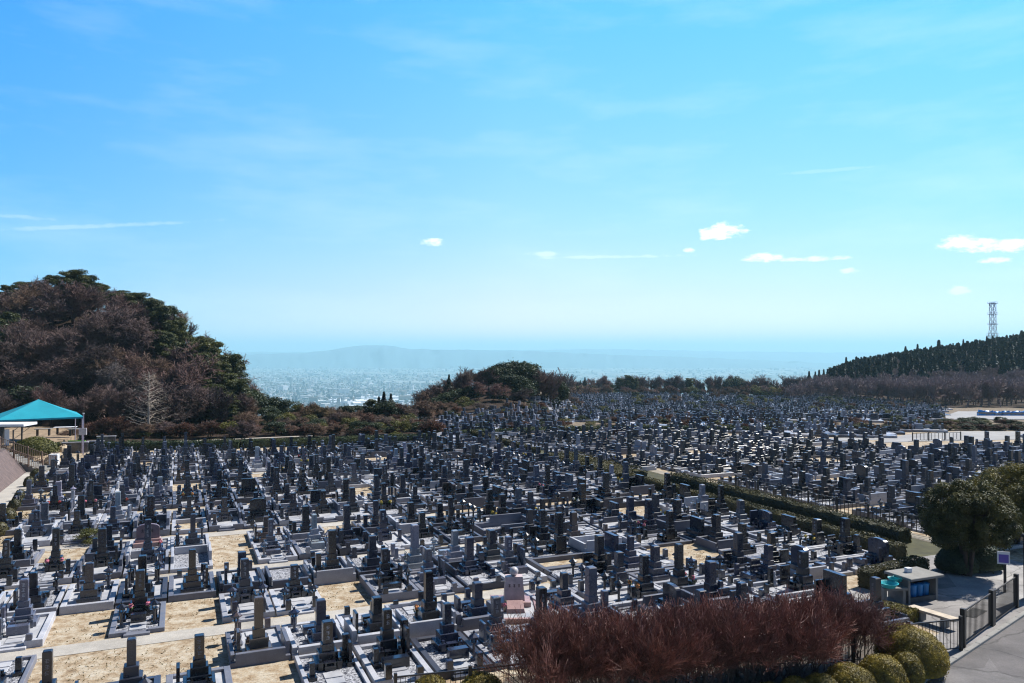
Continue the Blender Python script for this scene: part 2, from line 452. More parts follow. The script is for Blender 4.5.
sd = bpy.data.lights.new('sun', 'SUN'); sd.energy = 5.0; sd.angle = radians(.53); sd.color = (1, .95, .87)
so = bpy.data.objects.new('sun', sd); COL.objects.link(so)
so.rotation_euler = (radians(90-SUN_EL), 0, radians(180-SUN_AZ))
cd = bpy.data.cameras.new('camera'); co = bpy.data.objects.new('camera', cd); COL.objects.link(co)
cd.sensor_width = 36; cd.lens = 36*F/1024; cd.clip_end = 120000; cd.clip_start = .3
co.location = (0, 0, HC); co.rotation_euler = (radians(90)+atan((HY-341.5)/F), 0, 0)
S.camera = co
S.view_settings.view_transform = 'Standard'; S.view_settings.look = 'None'
S.view_settings.exposure = .60; S.view_settings.gamma = 1
S.cycles.use_denoising = True; S.cycles.filter_width = 1.15
S.cycles.max_bounces = 5; S.cycles.diffuse_bounces = 1; S.cycles.glossy_bounces = 2
S.cycles.transmission_bounces = 2; S.cycles.volume_bounces = 1; S.cycles.transparent_max_bounces = 8
def make_haze():
    mb = MB(); X = 42000
    mb.box(0, 16000, -291.0, 2*X, 56000, 291.0+420)
    m = bpy.data.materials.new('haze_air'); m.use_nodes = True; nt = m.node_tree
    nt.nodes.remove(nt.nodes['Principled BSDF'])
    v = nd(nt, 'ShaderNodeVolumePrincipled')
    v.inputs['Color'].default_value = HAZEC; v.inputs['Density'].default_value = HAZED; v.inputs['Anisotropy'].default_value = .1
    nt.links.new(v.outputs[0], nt.nodes['Material Output'].inputs['Volume'])
    o = mb.obj('haze', m); o['kind'] = 'stuff'
    S.cycles.volume_max_steps = 64
HAZEC = (.50, .87, 1.0, 1); HAZED = 1.05e-4
make_haze()

# ------------------------------------------------------------------ ground sheet
def make_ground():
    az = np.radians(np.r_[np.arange(-178, -60, 6.0), np.linspace(-56, 56, 300), np.arange(62, 182, 6.0)])
    r = np.r_[2.0, 6, 12, np.linspace(18, 130, 90), np.geomspace(131.5, 700, 130), np.geomspace(730, 38000, 70)]
    A, Rr = np.meshgrid(az, r)
    X = np.sin(A)*Rr; Y = np.cos(A)*Rr
    Z = H(X, np.where(Y < 1, 1, Y))
    Z = np.where(Y < 1, np.where(Rr > 600, -290*sm((Rr-600)/2500), 0), Z)
    V = np.stack([X, Y, Z], -1).reshape(-1, 3)
    n = len(az); m = len(r)
    i, j = np.meshgrid(np.arange(m-1), np.arange(n), indexing='ij')
    j2 = (j+1) % n
    Fq = np.stack([i*n+j, (i+1)*n+j, (i+1)*n+j2, i*n+j2], -1).reshape(-1, 4)[:, ::-1]
    mb = MB(); mb.add(V, [Fq])
    o = mb.obj('ground', M['ground'], smooth=True)
    me = o.data
    t = X/np.maximum(Y, 1)
    lit = sm((Y-np.where(t < .04, 82, 97))/5)*np.where((t > .02) & (Y < 205), .55, 1.0)
    plain = sm((Rr-1500)/800)
    C = np.stack([lit, plain, 0*lit, 1+0*lit], -1).reshape(-1, 4)
    at = me.color_attributes.new('tint', 'FLOAT_COLOR', 'POINT'); at.data.foreach_set('color', C.astype(np.float32).ravel())
    structure(o)
make_ground()

def sheet(name, poly, z, mat, follow=False):
    mb = MB(); mb.add([(p[0], p[1], z) for p in poly], [tuple(range(len(poly)))])
    return structure(mb.obj(name, mat))
def strip_ab(name, a0, a1, b0, b1, z, mat, th=None):
    P = [ab(a0, b0), ab(a0, b1), ab(a1, b1), ab(a1, b0)]
    mb = MB(); mb.add([(p[0], p[1], z) for p in P][::-1], [(0, 1, 2, 3)])
    return mb

# ------------------------------------------------------------------ mountains and city far off
def make_mountains():
    mb = MB()
    for k, (D, prof, dep) in enumerate([
        (15800, [(150, 357), (235, 355.6), (262, 353.8), (300, 353.2), (322, 351.0), (345, 347.3), (366, 345.2), (388, 346.0), (410, 348.6), (440, 349.6), (480, 350), (520, 350.8), (560, 352.5), (610, 354.6), (690, 357), (760, 360), (830, 363.5), (900, 366.5)], 1500),
        (21500, [(-300, 352), (100, 351), (300, 352), (480, 350.5), (600, 348.8), (700, 350.8), (820, 352.4), (1300, 353)], 2200)]):
        us = np.linspace(prof[0][0], prof[-1][0], 420)
        top = np.array([interp(u, prof) for u in us])
        top = top + (vnoise(us/9, us*0+k, 3)-.5)*.9 + (vnoise(us/2.5, us*0+k, 5)-.5)*.4
        zt = HC - (top-HY)*D/F
        rows = [(-1.0, 0), (-.65, .32), (-.35, .66), (-.12, .93), (0, 1.0), (.3, .6), (1.0, 0)]
        V = []
        for (q, hf) in rows:
            d = D + q*dep
            rough = (vnoise(us/6, us*0+q*7, 9)-.5)*.25*(1 if 0 < hf < 1 else 0)
            V.append(np.c_[(us-512)/F*d, np.full(len(us), d) + (vnoise(us/15, us*0+q*3, 2)-.5)*500*(hf < 1), -290 + (zt+290)*np.clip(hf+rough, 0, 1.0)])
        n = len(us)
        V = np.vstack(V)
        i, j = np.meshgrid(np.arange(len(rows)-1), np.arange(n-1), indexing='ij')
        Fq = np.stack([i*n+j, i*n+j+1, (i+1)*n+j+1, (i+1)*n+j], -1).reshape(-1, 4)
        mb.add(V, [Fq])
    structure(mb.obj('mountains', simple('mountain_forest', (.04, .09, .12), .95, scale=.0006), smooth=True))
make_mountains()

def make_city():
    mb = MB()
    N = 19000
    v = HY + 15.5 + (70-15.5)*rs.rand(N)**1.15
    u = 215 + 640*rs.rand(N)
    u = np.where((u > 470) & (rs.rand(N) < .25) & (v > 383), 215+255*rs.rand(N), u)
    d = F*300/(v-HY)
    x = (u-512)/F*d
    keep = (vnoise(x/700, d/1100, 4) + .25*rs.rand(N) > .42) & ((u < 500) | (rs.rand(N) < .35))
    x, d = x[keep], d[keep]; n = len(x)
    big = rs.rand(n)
    w = 8 + 10*rs.rand(n) + (big > .93)*rs.rand(n)*70
    l = 8 + 10*rs.rand(n) + (big > .93)*rs.rand(n)*50
    h = 6 + 7*rs.rand(n) + (rs.rand(n) > .9)*rs.rand(n)*32
    sc = np.clip(d/6000, 1, 3.0)
    w *= sc**.7; l *= sc**.7
    col = np.array([(.45, .46, .48), (.28, .28, .28), (.60, .60, .60), (.12, .14, .18), (.25, .20, .17), (.06, .09, .12), (.80, .80, .82)])[rs.randint(0, 7, n)]
    b = np.array([(-.5, -.5, 0), (.5, -.5, 0), (.5, .5, 0), (-.5, .5, 0), (-.5, -.5, 1), (.5, -.5, 1), (.5, .5, 1), (-.5, .5, 1)])
    rot = rs.choice([.2, .2, .2, .9], n)
    P = b[None]*np.stack([w, l, h], -1)[:, None]
    c, s_ = np.cos(rot)[:, None], np.sin(rot)[:, None]
    V = np.stack([P[..., 0]*c-P[..., 1]*s_+x[:, None], P[..., 0]*s_+P[..., 1]*c+d[:, None], P[..., 2]-290], -1)
    q = np.array([(0, 1, 5, 4), (1, 2, 6, 5), (2, 3, 7, 6), (3, 0, 4, 7), (4, 5, 6, 7)])
    Fq = (np.arange(n)[:, None, None]*8 + q[None]).reshape(-1, 4)
    mb.add(V.reshape(-1, 3), [Fq])
    mb.C.append(np.repeat(col, 20, 0))
    # long bright sheds in the nearest part of the plain
    for _ in range(46):
        uu = 335 + 75*R.random(); vv = 397 + 12*R.random()
        dd = F*300/(vv-HY)
        mb.box((uu-512)/F*dd, dd, -290, 40+60*R.random(), 60+80*R.random(), 9+8*R.random(), col=[(.85, .85, .87), (.7, .72, .75), (.5, .55, .62)][R.randrange(3)], rot=.2)
    o = mb.obj('city', stone_mat('city_walls', 'attr', .8, .05))
    o['kind'] = 'stuff'; o['label'] = 'pale city spread over the plain below the hills, fading into haze'; o['category'] = 'city'
make_city()

# ------------------------------------------------------------------ graves
# A design is a list of (part name, parent part index or None, material key, MB). Local x across the plot,
# front of the plot at -y; plot 1.96 wide, 3.3 deep.
PW, PD = 1.86, 3.20
def flowers(mb_fl, mb_st, x, y, z, r, n=16):
    rr = np.random.RandomState(r.randrange(1 << 30))
    P = rr.normal(size=(n, 3))*np.array([.055, .055, .06]) + np.array([x, y, z+.20])
    nu, nv = 12, 6; V = []
    for jv in range(nv+1):
        ph = -.9 + (pi/2+.9)*jv/nv
        for iu in range(nu):
            th = 2*pi*iu/nu; k = .085*rr.uniform(.7, 1.3)
            V.append((x+cos(th)*cos(ph)*k, y+sin(th)*cos(ph)*k, z+.16+sin(ph)*k*1.05))
    mb_fl.add(V, [(jv*nu+iu, jv*nu+(iu+1) % nu, (jv+1)*nu+(iu+1) % nu, (jv+1)*nu+iu) for jv in range(nv) for iu in range(nu)])
    Q = rr.normal(size=(24, 3))*np.array([.06, .06, .07]) + np.array([x, y, z+.12])
    mb_st.cards(Q, rr.normal(size=(24, 3)), .09, .6)
def emblem(mb, x, y, z, r=.075):     # carved family crest, a plain ring with a lozenge
    A = np.arange(14)*2*pi/14
    V = []
    for rr_ in (r, r*.74):
        V += [(x+cos(a)*rr_, y, z+sin(a)*rr_) for a in A]
    mb.add(V, [(i, (i+1) % 14, 14+(i+1) % 14, 14+i) for i in range(14)])
    mb.add([(x-r*.45, y, z), (x, y, z-r*.3), (x+r*.45, y, z), (x, y, z+r*.3)], [(0, 1, 2, 3)])

def design(kind, r, fl=None, simple_=False):
    """kind: pillar / slab / twin / lantern / walled / low / vacant"""
    P = []
    def part(name, mat, mb, parent=None):
        P.append((name, parent, mat, mb)); return len(P)-1
    hw, hd = PW/2, PD/2
    kh = r.choice([.16, .20, .26, .34])
    walled = kind in ('walled',) or r.random() < .22
    kb = MB(); t = r.choice([.13, .16, .20])
    kb.box(-hw+t/2, 0, 0, t, PD, kh, .012); kb.box(hw-t/2, 0, 0, t, PD, kh, .012)
    kb.box(0, hd-t/2, 0, PW-2*t, t, kh+(.0 if not walled else .25), .012)
    if kind != 'vacant' and r.random() < .75:
        op = .72
        sw = (PW-2*t-op)/2
        kb.box(-(op+sw)/2, -hd+t/2, 0, sw, t, kh, .012); kb.box((op+sw)/2, -hd+t/2, 0, sw, t, kh, .012)
        kb.box(0, -hd+t/2+.01, 0, op, t-.02, kh*.55, .012)
        kb.box(0, -hd-.10, 0, op+.16, .2, .10, .01)
    else:
        kb.box(0, -hd+t/2, 0, PW-2*t, t, kh, .012)
    if walled:
        L = PD*r.choice([.45, .62])
        for s_ in (-1, 1): kb.box(s_*(hw-t/2), hd-t-L/2, kh, t*.8, L, r.choice([.2, .3, .4]), .012)
    part('kerb', 'kerb', kb)
    if kind == 'vacant':
        if r.random() < .5:
            g = MB(); g.box(0, 0, .02, PW-2*t, PD-2*t, .07); part('gravel_bed', 'gravel', g)
        return P
    g = MB(); g.box(0, 0, .02, PW-2*t, PD-2*t, kh*.6-.02)
    part('gravel_bed', r.choice(['gravel', 'gravel', 'gravel', 'gravel', 'paving']), g)
    zb = kh*.6
    pv = MB(); n = r.choice([1, 2, 3])
    for k in range(n): pv.box(0, -hd+t+.26+k*.5, zb, .56, .42, .035, .01)
    part('stepping_stone', 'paving', pv)
    # posts at the entrance
    if r.random() < .7:
        for s_ in (-1, 1):
            q = MB(); ph = r.choice([.35, .45, .55])
            q.box(s_*.50, -hd+t/2, kh, .20, t*.94, ph-kh+.12, .02)
            part('gatepost', 'stone', q)
    cx = r.choice([0, 0, 0, -.12, .14]); cy = hd - t - .70
    if kind == 'slab':
        b = MB(); b.box(cx, cy, zb, 1.30, .92, .18, .015); b.box(cx, cy+.05, zb+.18, 1.12, .60, .22, .015)
        part('plinth', 'stone', b)
        s_ = MB(); z0 = zb+.40; w = r.choice([.46, .52]); hh = r.choice([.55, .68, .8])
        if r.random() < .5:
            pts = [(cx-w, z0), (cx+w, z0)] + [(cx+w*cos(a), z0+hh*.80+.2*hh*sin(a)) for a in np.linspace(0, pi, 9)]
        else: pts = [(cx-w, z0), (cx+w, z0), (cx+w, z0+hh), (cx-w, z0+hh)]
        s_.prism(pts, cy-.09, cy+.12)
        part('headstone', 'stone', s_)
        ztop = z0+hh
    else:
        b = MB()
        tiers = r.choice([3, 3, 3, 4])
        kw = r.uniform(.76, .94); ws = [w_*kw for w_ in {3: [1.02, .72, .48], 4: [1.10, .84, .62, .44]}[tiers]]
        hs = {3: [.22, .30, .28], 4: [.18, .24, .26, .24]}[tiers]
        z = zb
        for w, h in zip(ws, hs):
            b.box(cx, cy, z, w, w*.95, h, .02 if h > .2 else .012); z += h
        pi_ = part('plinth', 'stone', b)
        if r.random() < .6:
            e = MB(); emblem(e, cx, cy-ws[1]*.475-.004, zb+hs[0]+hs[1]*.5); part('crest', 'kerb', e, pi_)
        p = MB(); w = r.choice([.25, .28, .31, .33]); hh = r.choice([.60, .70, .78, .88, .98])
        p.box(cx, cy, z, w, w, hh, .03)
        hi = part('headstone', 'stone', p)
        e = MB(); rr2 = np.random.RandomState(r.randrange(1 << 30)); ng = 3 if hh > .65 else 2; gs = min(.17, hh/(ng+1.2))
        for g_ in range(ng):
            zc = z + hh*.5 + gs*1.12*((ng-1)/2-g_)
            for st_ in range(3): e.box(cx+rr2.uniform(-.012, .012), cy-w/2-.002, zc+gs*(.30-.28*st_), gs*rr2.uniform(.45, .72), .004, .013)
            e.box(cx+rr2.uniform(-.03, .03), cy-w/2-.0045, zc-gs*.36, .013, .004, gs*.75)
        part('inscription', 'kerb', e, hi)
        ztop = z+hh
        if kind == 'twin':
            q = MB(); x2 = cx+(.62 if cx <= 0 else -.62)
            q.box(x2, cy+.1, zb, .46, .46, .22, .015); q.box(x2, cy+.1, zb+.22, .34, .34, .2, .015); q.box(x2, cy+.1, zb+.42, .22, .22, .55, .02)
            part('side_stone', 'stone', q)
    # vases, incense stone
    front = cy-.56
    for s_ in (-1, 1):
        v = MB(); v.box(cx+s_*.30, front+.06, zb, .15, .15, .30, .01); v.cyl(cx+s_*.30, front+.06, zb+.30, .045, .052, .10, 8)
        vi = part('flower_vase', 'stone', v)
        if fl:
            f1, f2 = MB(), MB(); flowers(f1, f2, cx+s_*.30, front+.06, zb+.30, r)
            part('bouquet', 'fl_'+fl, f1, vi); part('stems', 'stems', f2, vi)
    ib = MB(); ib.box(cx, front+.04, zb, .36, .22, .18, .012); ib.box(cx-.14, front+.04, zb+.18, .05, .2, .09); ib.box(cx+.14, front+.04, zb+.18, .05, .2, .09); ib.box(cx, front+.04, zb+.272, .38, .22, .03, .005)
    part('incense_stand', 'stone', ib)
    # name tablet at one side
    if r.random() < .85:
        q = MB(); s_ = r.choice([-1, 1]); xx = s_*(hw-t-.14)
        q.box(xx, cy-.25, zb, .22, .62, .16, .01); q.box(xx, cy-.25, zb+.16, .10, .50, r.choice([.55, .7]), .015)
        part('name_tablet', 'stone', q)
    for s_ in (-1, 1):
        if r.random() < .55:
            q = MB(); xx = s_*(hw-t-.16); yy = -.30 + r.uniform(-.35, .25); hh2 = r.uniform(.28, .62)
            q.box(xx, yy, zb, .26, r.uniform(.26, .5), .12, .01); q.box(xx, yy, zb+.12, .17, .17, hh2, .015)
            part('side_post', 'stone', q)
    if r.random() < .5:
        q = MB(); q.box(cx, -hd+t+.95, zb, r.uniform(.5, .9), .30, r.uniform(.22, .36), .015); part('offering_table', 'stone', q)
    if kind == 'lantern' or r.random() < .20:
        for s_ in ((-1, 1) if kind == 'lantern' else (r.choice([-1, 1]),)):
            q = MB(); xx = s_*(hw-t-.17); yy = -hd+t+.55
            q.cyl(xx, yy, zb, .15, .12, .10, 6); q.cyl(xx, yy, zb+.10, .055, .05, .45, 8); q.cyl(xx, yy, zb+.55, .07, .15, .07, 6)
            for a in range(4): q.box(xx+.075*cos(a*pi/2+pi/4), yy+.075*sin(a*pi/2+pi/4), zb+.62, .04, .04, .14)
            q.lathe(xx, yy, [(.001, zb+.76), (.20, zb+.75), (.19, zb+.79), (.06, zb+.88), (.03, zb+.90), (.045, zb+.94), (.001, zb+1.0)], 6)
            part('stone_lantern', 'stone', q)
    if r.random() < .18:
        q = MB(); xx = r.choice([-1, 1])*(hw-t-.22); q.lathe(xx, -.15, [(.12, zb), (.14, zb+.08), (.07, zb+.2), (.09, zb+.34), (.05, zb+.42)], 8)
        q.lathe(xx, -.15, [(.001, zb+.40), (.05, zb+.43), (.065, zb+.48), (.045, zb+.54), (.001, zb+.57)], 8)
        part('small_statue', 'kerb', q)
    return P

STONE = {'black': (.011, .013, .021), 'dark grey': (.028, .032, .049), 'mid grey': (.085, .092, .125), 'pale grey': (.25, .26, .31), 'blue grey': (.022, .030, .060), 'brownish': (.075, .056, .052)}
KERB = [(.085, .092, .122), (.17, .178, .215), (.30, .31, .35), (.04, .045, .066), (.13, .138, .175), (.46, .47, .51), (.40, .41, .45)]
KINDW = {'pillar': 'upright pillar', 'slab': 'low broad slab', 'twin': 'pillar and side stone', 'lantern': 'pillar and lanterns', 'walled': 'high-kerbed pillar', 'vacant': 'empty kerbed plot'}
DES = {}
rd = random.Random(42)
for kd, n in (('pillar', 14), ('twin', 7), ('lantern', 5), ('walled', 7), ('slab', 8), ('vacant', 3)):
    DES[kd] = [design(kd, rd) for _ in range(n)]
for c_ in FLOW: DES['f_'+c_] = [design(rd.choice(['pillar', 'lantern', 'pillar']), rd, c_) for _ in range(2)]
PROTO = {}
def get_proto(key, i):
    if (key, i) in PROTO: return PROTO[(key, i)]
    L = []
    for (nm, par, mat, mb) in DES[key][i]:
        L.append((nm, par, mb.mesh(nm, M[mat]), mat))
    PROTO[(key, i)] = L
    return L

# every plot: (a, b, facing) of its centre
plots = []
def add_plot(a, b, face, block, row, idx, z=None):
    x, y = ab(a, b)
    plots.append(dict(a=a, b=b, f=face, blk=block, row=row, idx=idx, x=x, y=y, z=z))
CP = 1.9
A0 = 30.6
B0 = -2.3
def far_limit(u):
    return interp(u, [(0, 454), (58, 454), (64, 464), (94, 464), (102, 453), (240, 451), (400, 444), (520, 436), (600, 433), (760, 435), (870, 447), (900, 450), (1024, 446)])
# block 1: rows across, facing us or away
ROW_A = [A0-7.9, A0, A0+7.9, A0+15.8]
while ROW_A[-1] < 100: ROW_A.append(ROW_A[-1]+(7.9 if len(ROW_A) == 4 else 6.9))
for k in range(-1, len(ROW_A)-1):
    a0 = ROW_A[k+1]
    for half in (0, 1):
        if k == -1 and False: continue
        for j in range(-4, 10):
            b = B0 + CP*j + CP/2
            if b > 15: continue
            add_plot(a0 + ((1.7 + 3.4*half) if k < 3 else (1.5 + 2.95*half)), b, 'near' if half == 0 else 'away', 'main', 2*(k+1)+half, j)
# block 2: ranks running away from us, facing left or right
for r_, (b, f) in enumerate([(16.7, 'left'), (19.9, 'right'), (23.1, 'left'), (26.3, 'right'), (29.5, 'left')]):
    a = 21.5
    i = 0
    while a < 104:
        if not (b > 23.5 and a < 24.5):
            add_plot(a, b, f, 'middle', r_, i)
        i += 1
        a += CP
        if i % 13 == 0: a += 1.6
# block 3 beyond the hedges
for r_ in range(0, 20):
    base = 39.6 + (r_//2)*7.5 + (r_ % 2)*3.3
    i = 0
    a = -14.0
    while a < 96:
        add_plot(a, base, 'left' if r_ % 2 == 0 else 'right', 'far', r_, i)
        i += 1; a += CP
        if i % 13 == 0: a += 1.6

for a_ in np.arange(57, 96, 1.95):
    add_plot(float(a_), 35.6, 'left', 'far', 98, 0)
ROAD = [(878, 443), (905, 433.5), (960, 430.5), (1030, 431), (1030, 438), (905, 442)]
def inpoly(u, v, P):
    c = False
    for i in range(len(P)):
        (x1, y1), (x2, y2) = P[i], P[i-1]
        if (y1 > v) != (y2 > v) and u < (x2-x1)*(v-y1)/(y2-y1)+x1: c = not c
    return c
# places the photograph shows as bare soil
BARE = [(92, 612), (192, 600), (285, 570), (345, 620), (560, 570), (545, 572), (575, 585), (700, 560), (735, 555), (640, 512), (655, 510), (445, 550), (430, 548), (468, 546),
        (10, 545), (20, 515), (232, 549), (195, 490), (188, 510), (265, 478), (20, 490), (345, 527), (350, 495), (405, 575), (815, 530), (640, 508), (620, 512), (725, 478), (550, 480),
        (905, 500), (815, 463), (150, 655), (105, 655), (210, 650), (255, 668), (180, 640), (45, 655), (210, 555), (130, 548), (840, 478), (755, 470), (690, 548), (770, 478), (890, 468)]
keep = []
rp = random.Random(5)
for p in plots:
    if p['y'] < 18: continue
    u, v = px(p['x'], p['y']); p['u'], p['v'] = u, v
    if u < -60 or u > 1090 or v > 760: continue
    if v < far_limit(u): continue
    if inpoly(u, v, ROAD): continue
    a, b = p['a'], p['b']
    if p['blk'] == 'main' and b < -9.2: continue
    if p['blk'] == 'main' and b < -7.5 and a < 0: continue
    if a < 21.0 - .085*b + 1.9 and p['blk'] != 'far': continue          # near fence
    if p['blk'] == 'middle' and b > 24.4 and a < 25.9: continue       # bin store and forecourt
    if u > 860 and v > 583 and p['blk'] == 'middle': continue
    if p['blk'] == 'far' and v > 560 - 0: continue
    if p['blk'] == 'far' and b < 44 and a < 26: continue
    bare = any(abs(u-q[0]) < .85*F/p['y'] and abs(v-q[1]) < 1.6*7800/p['y']**2 for q in BARE)
    p['bare'] = bare
    keep.append(p)
plots = keep
plots.sort(key=lambda p: p['y'])
ROT = {'near': 0.0, 'away': pi, 'left': -pi/2, 'right': pi/2}
# two tombs of their own shape
def special_spot(u, v):
    return min((p for p in plots), key=lambda p: hypot(p['u']-u, (p['v']-v)*1.5))
sp_round = special_spot(150, 556); sp_ball = special_spot(516, 622)
sp_round['sp'] = 'round'; sp_ball['sp'] = 'ball'

def choose(p, r):
    if p['bare']: return ('vacant', r.randrange(3)) if r.random() < .25 else None
    q = r.random()
    if q < .045 and p['y'] > 32: return ('vacant', r.randrange(3)) if r.random() < .4 else None
    if q < .045 + (.085 if p['y'] < 75 else .02): 
        c_ = r.choice(['yellow', 'yellow', 'white', 'pink', 'red', 'orange']); return ('f_'+c_, r.randrange(2))
    if p['y'] < 36 and p['f'] in ('near', 'away'): return (r.choice(['pillar', 'pillar', 'twin', 'lantern', 'walled']), r.randrange(5))
    w = [('pillar', .40), ('twin', .17), ('lantern', .14), ('walled', .15), ('slab', .09)] if p['f'] in ('near', 'away') else [('pillar', .28), ('twin', .14), ('lantern', .08), ('walled', .24), ('slab', .26)]
    t = r.random()*sum(x[1] for x in w)
    for k, v in w:
        t -= v
        if t <= 0: break
    return (k, r.randrange(len(DES[k])))
def tintof(r, kd):
    n = r.choices(list(STONE), [.38, .24, .12, .06, .18, .02])[0]
    return n
gi = 0
nind = 0
fieldV = {}
FIELD = MB()
def add_field(key, i, x, y, z, rz, sc, c1, c2, lod):
    c, s_ = cos(rz), sin(rz)
    for (nm, par, mat, mb) in DES[key][i]:
        if lod >= 1 and nm in ('crest', 'inscription', 'stems', 'incense_stand', 'stepping_stone', 'small_statue'): continue
        if lod >= 2 and nm in ('flower_vase', 'gatepost', 'name_tablet', 'stone_lantern', 'bouquet') and r2.random() < .5: continue
        V = np.vstack(mb.V)*np.array(sc)
        V = np.c_[V[:, 0]*c-V[:, 1]*s_+x, V[:, 0]*s_+V[:, 1]*c+y, V[:, 2]+z]
        if mat == 'stone': col = c1
        elif mat == 'kerb': col = c2
        elif mat == 'gravel': col = (.17, .175, .195)
        elif mat == 'paving': col = (.42, .43, .46)
        elif mat.startswith('fl_'): col = FLOW[mat[3:]]
        else: col = (.05, .11, .02)
        FIELD.add(V, [f.copy() for f in mb.F], col)
r2 = random.Random(99)
rowcount = {}
named = []
for p in plots:
    ch = choose(p, rp)
    p['ch'] = ch
    if p.get('sp') or ch is None: continue
    p['tn'] = tintof(rp, ch[0]); p['kc'] = rp.choice(KERB)
    p['sc'] = (rp.uniform(.96, 1.0), rp.uniform(.95, 1.0)*(.87 if p['blk'] == 'main' and p['a'] > 53.5 else 1), rp.uniform(.80, 1.10))
    p['j'] = (rp.uniform(-.03, .03), rp.uniform(-.02, .02))
    hid = 505 < p['u'] < 900 and p['v'] > 622
    vis = -12 < p['u'] < 1036 and p['v'] < 700 and not hid
    if vis and nind < 298 and p['blk'] != 'far':
        nind += 1; p['ind'] = True; named.append(p)
# ordinal of each named grave along its own row, counted from the left
ranks = {}
for p in plots:
    if p.get('ind') or p.get('sp'): ranks.setdefault((p['blk'], p['row']), []).append(p)
for key, L in ranks.items():
    L.sort(key=lambda p: p['b'] if key[0] == 'main' else p['a'])
    for i, p in enumerate(L): p['ord'] = i+1
mainrows = sorted({k[1] for k in ranks if k[0] == 'main'})
for p in plots:
    if p['ch'] is None or p.get('sp'): continue
    key, i = p['ch']
    x, y = p['x']+p['j'][0], p['y']+p['j'][1]
    rz = TH + ROT[p['f']]
    c1 = STONE[p['tn']]; k = rp.uniform(.8, 1.2); c1 = tuple(v*k for v in c1); c2 = p['kc']
    if not p.get('ind'):
        add_field(key, i, x, y, 0.0, rz, p['sc'], c1, c2, 0 if p['y'] < 55 else (1 if p['y'] < 80 else 2)); continue
    w = KINDW.get(key, 'upright pillar')
    if key == 'vacant': head = 'empty kerbed grave plot'
    elif key.startswith('f_'): head = f"{p['tn']} pillar grave with {key[2:]} flowers"
    else:
        head = {'pillar': f"{p['tn']} upright pillar grave", 'slab': f"{p['tn']} low broad slab grave", 'twin': f"{p['tn']} pillar grave with side stone",
                'lantern': f"{p['tn']} pillar grave with lanterns", 'walled': f"{p['tn']} high-kerbed pillar grave"}[key]
    if p['blk'] == 'main': pos = f"{nth(p['ord'])} from left in {nth(mainrows.index(p['row'])+1)} row from front"
    else: pos = f"{nth(p['ord'])} from front in {['first', 'second', 'third', 'fourth', 'fifth'][p['row']]} rank left of hedges"
    root = thing('empty_plot' if key == 'vacant' else 'grave', f"{head}, {pos}", 'grave plot' if key == 'vacant' else 'grave', (x, y, 0), rz,
                 'graves of the near terrace' if key != 'vacant' else 'empty plots of the near terrace')
    root.scale = p['sc']
    objs = []
    for (nm, par, me, mat) in get_proto(key, i):
        o = link(nm, me, objs[par] if par is not None else root)
        if mat == 'stone': o.color = (*[v*rp.uniform(.93, 1.07) for v in c1], 1)
        else: o.color = (*c2, 1)
        objs.append(o)

# the two unusual tombs
x, y = sp_round['x'], sp_round['y']
t = thing('rounded_tomb', 'mauve pink broad tomb with rounded top near the left vacant plots', 'grave', (x, y, 0), TH)
kb = MB(); kb.box(-.9, 0, 0, .16, 3.2, .2, .01); kb.box(.9, 0, 0, .16, 3.2, .2, .01); kb.box(0, 1.52, 0, 1.64, .16, .2, .01); kb.box(0, -1.52, 0, 1.64, .16, .2, .01)
kb.obj('kerb', M['kerb'], t, color=(.45, .46, .48)); g = MB(); g.box(0, 0, .02, 1.64, 2.88, .1); g.obj('gravel_bed', M['gravel'], t)
b = MB(); b.box(-.1, .5, .12, 1.35, .8, .22, .02); b.box(-.1, .55, .34, 1.2, .5, .14, .02); b.obj('plinth', M['pink'], t)
s = MB(); w = .54; s.prism([(-.1-w, .48), (-.1+w, .48)]+[(-.1+w*cos(a), 1.0+.22*sin(a)) for a in np.linspace(0, pi, 13)], .42, .66)
hs = s.obj('headstone', simple('mauve_granite', (.17, .115, .13), .35), t)
q = MB()
for (dx, sg) in ((-.25, 0), (.18, 1)):   # two carved characters
    xx = -.1+dx; yy = .417
    q.prism([(xx-.07, .92), (xx+.07, .92), (xx+.07, .935), (xx-.07, .935)], yy-.003, yy)
    q.prism([(xx-.01, .80), (xx+.01, .80), (xx+.01, .98), (xx-.01, .98)], yy-.006, yy-.003)
    q.prism([(xx-.06, .80), (xx-.04, .79), (xx-.01, .90), (xx-.02, .91)], yy-.009, yy-.006)
    q.prism([(xx+.06, .80), (xx+.04, .79), (xx+.01, .90), (xx+.02, .91)], yy-.012, yy-.009)
    if sg: q.prism([(xx-.06, .84), (xx+.06, .84), (xx+.06, .855), (xx-.06, .855)], yy-.015, yy-.012)
q.obj('carving', simple('carved_letters', (.03, .02, .025), .8), hs)
f1, f2 = MB(), MB(); flowers(f1, f2, .5, -.1, .2, R); v = MB(); v.cyl(.5, -.1, .1, .06, .07, .22, 10); vo = v.obj('flower_vase', M['pink'], t)
f1.obj('bouquet', M['fl_pink'], vo); f2.obj('stems', M['stems'], vo)

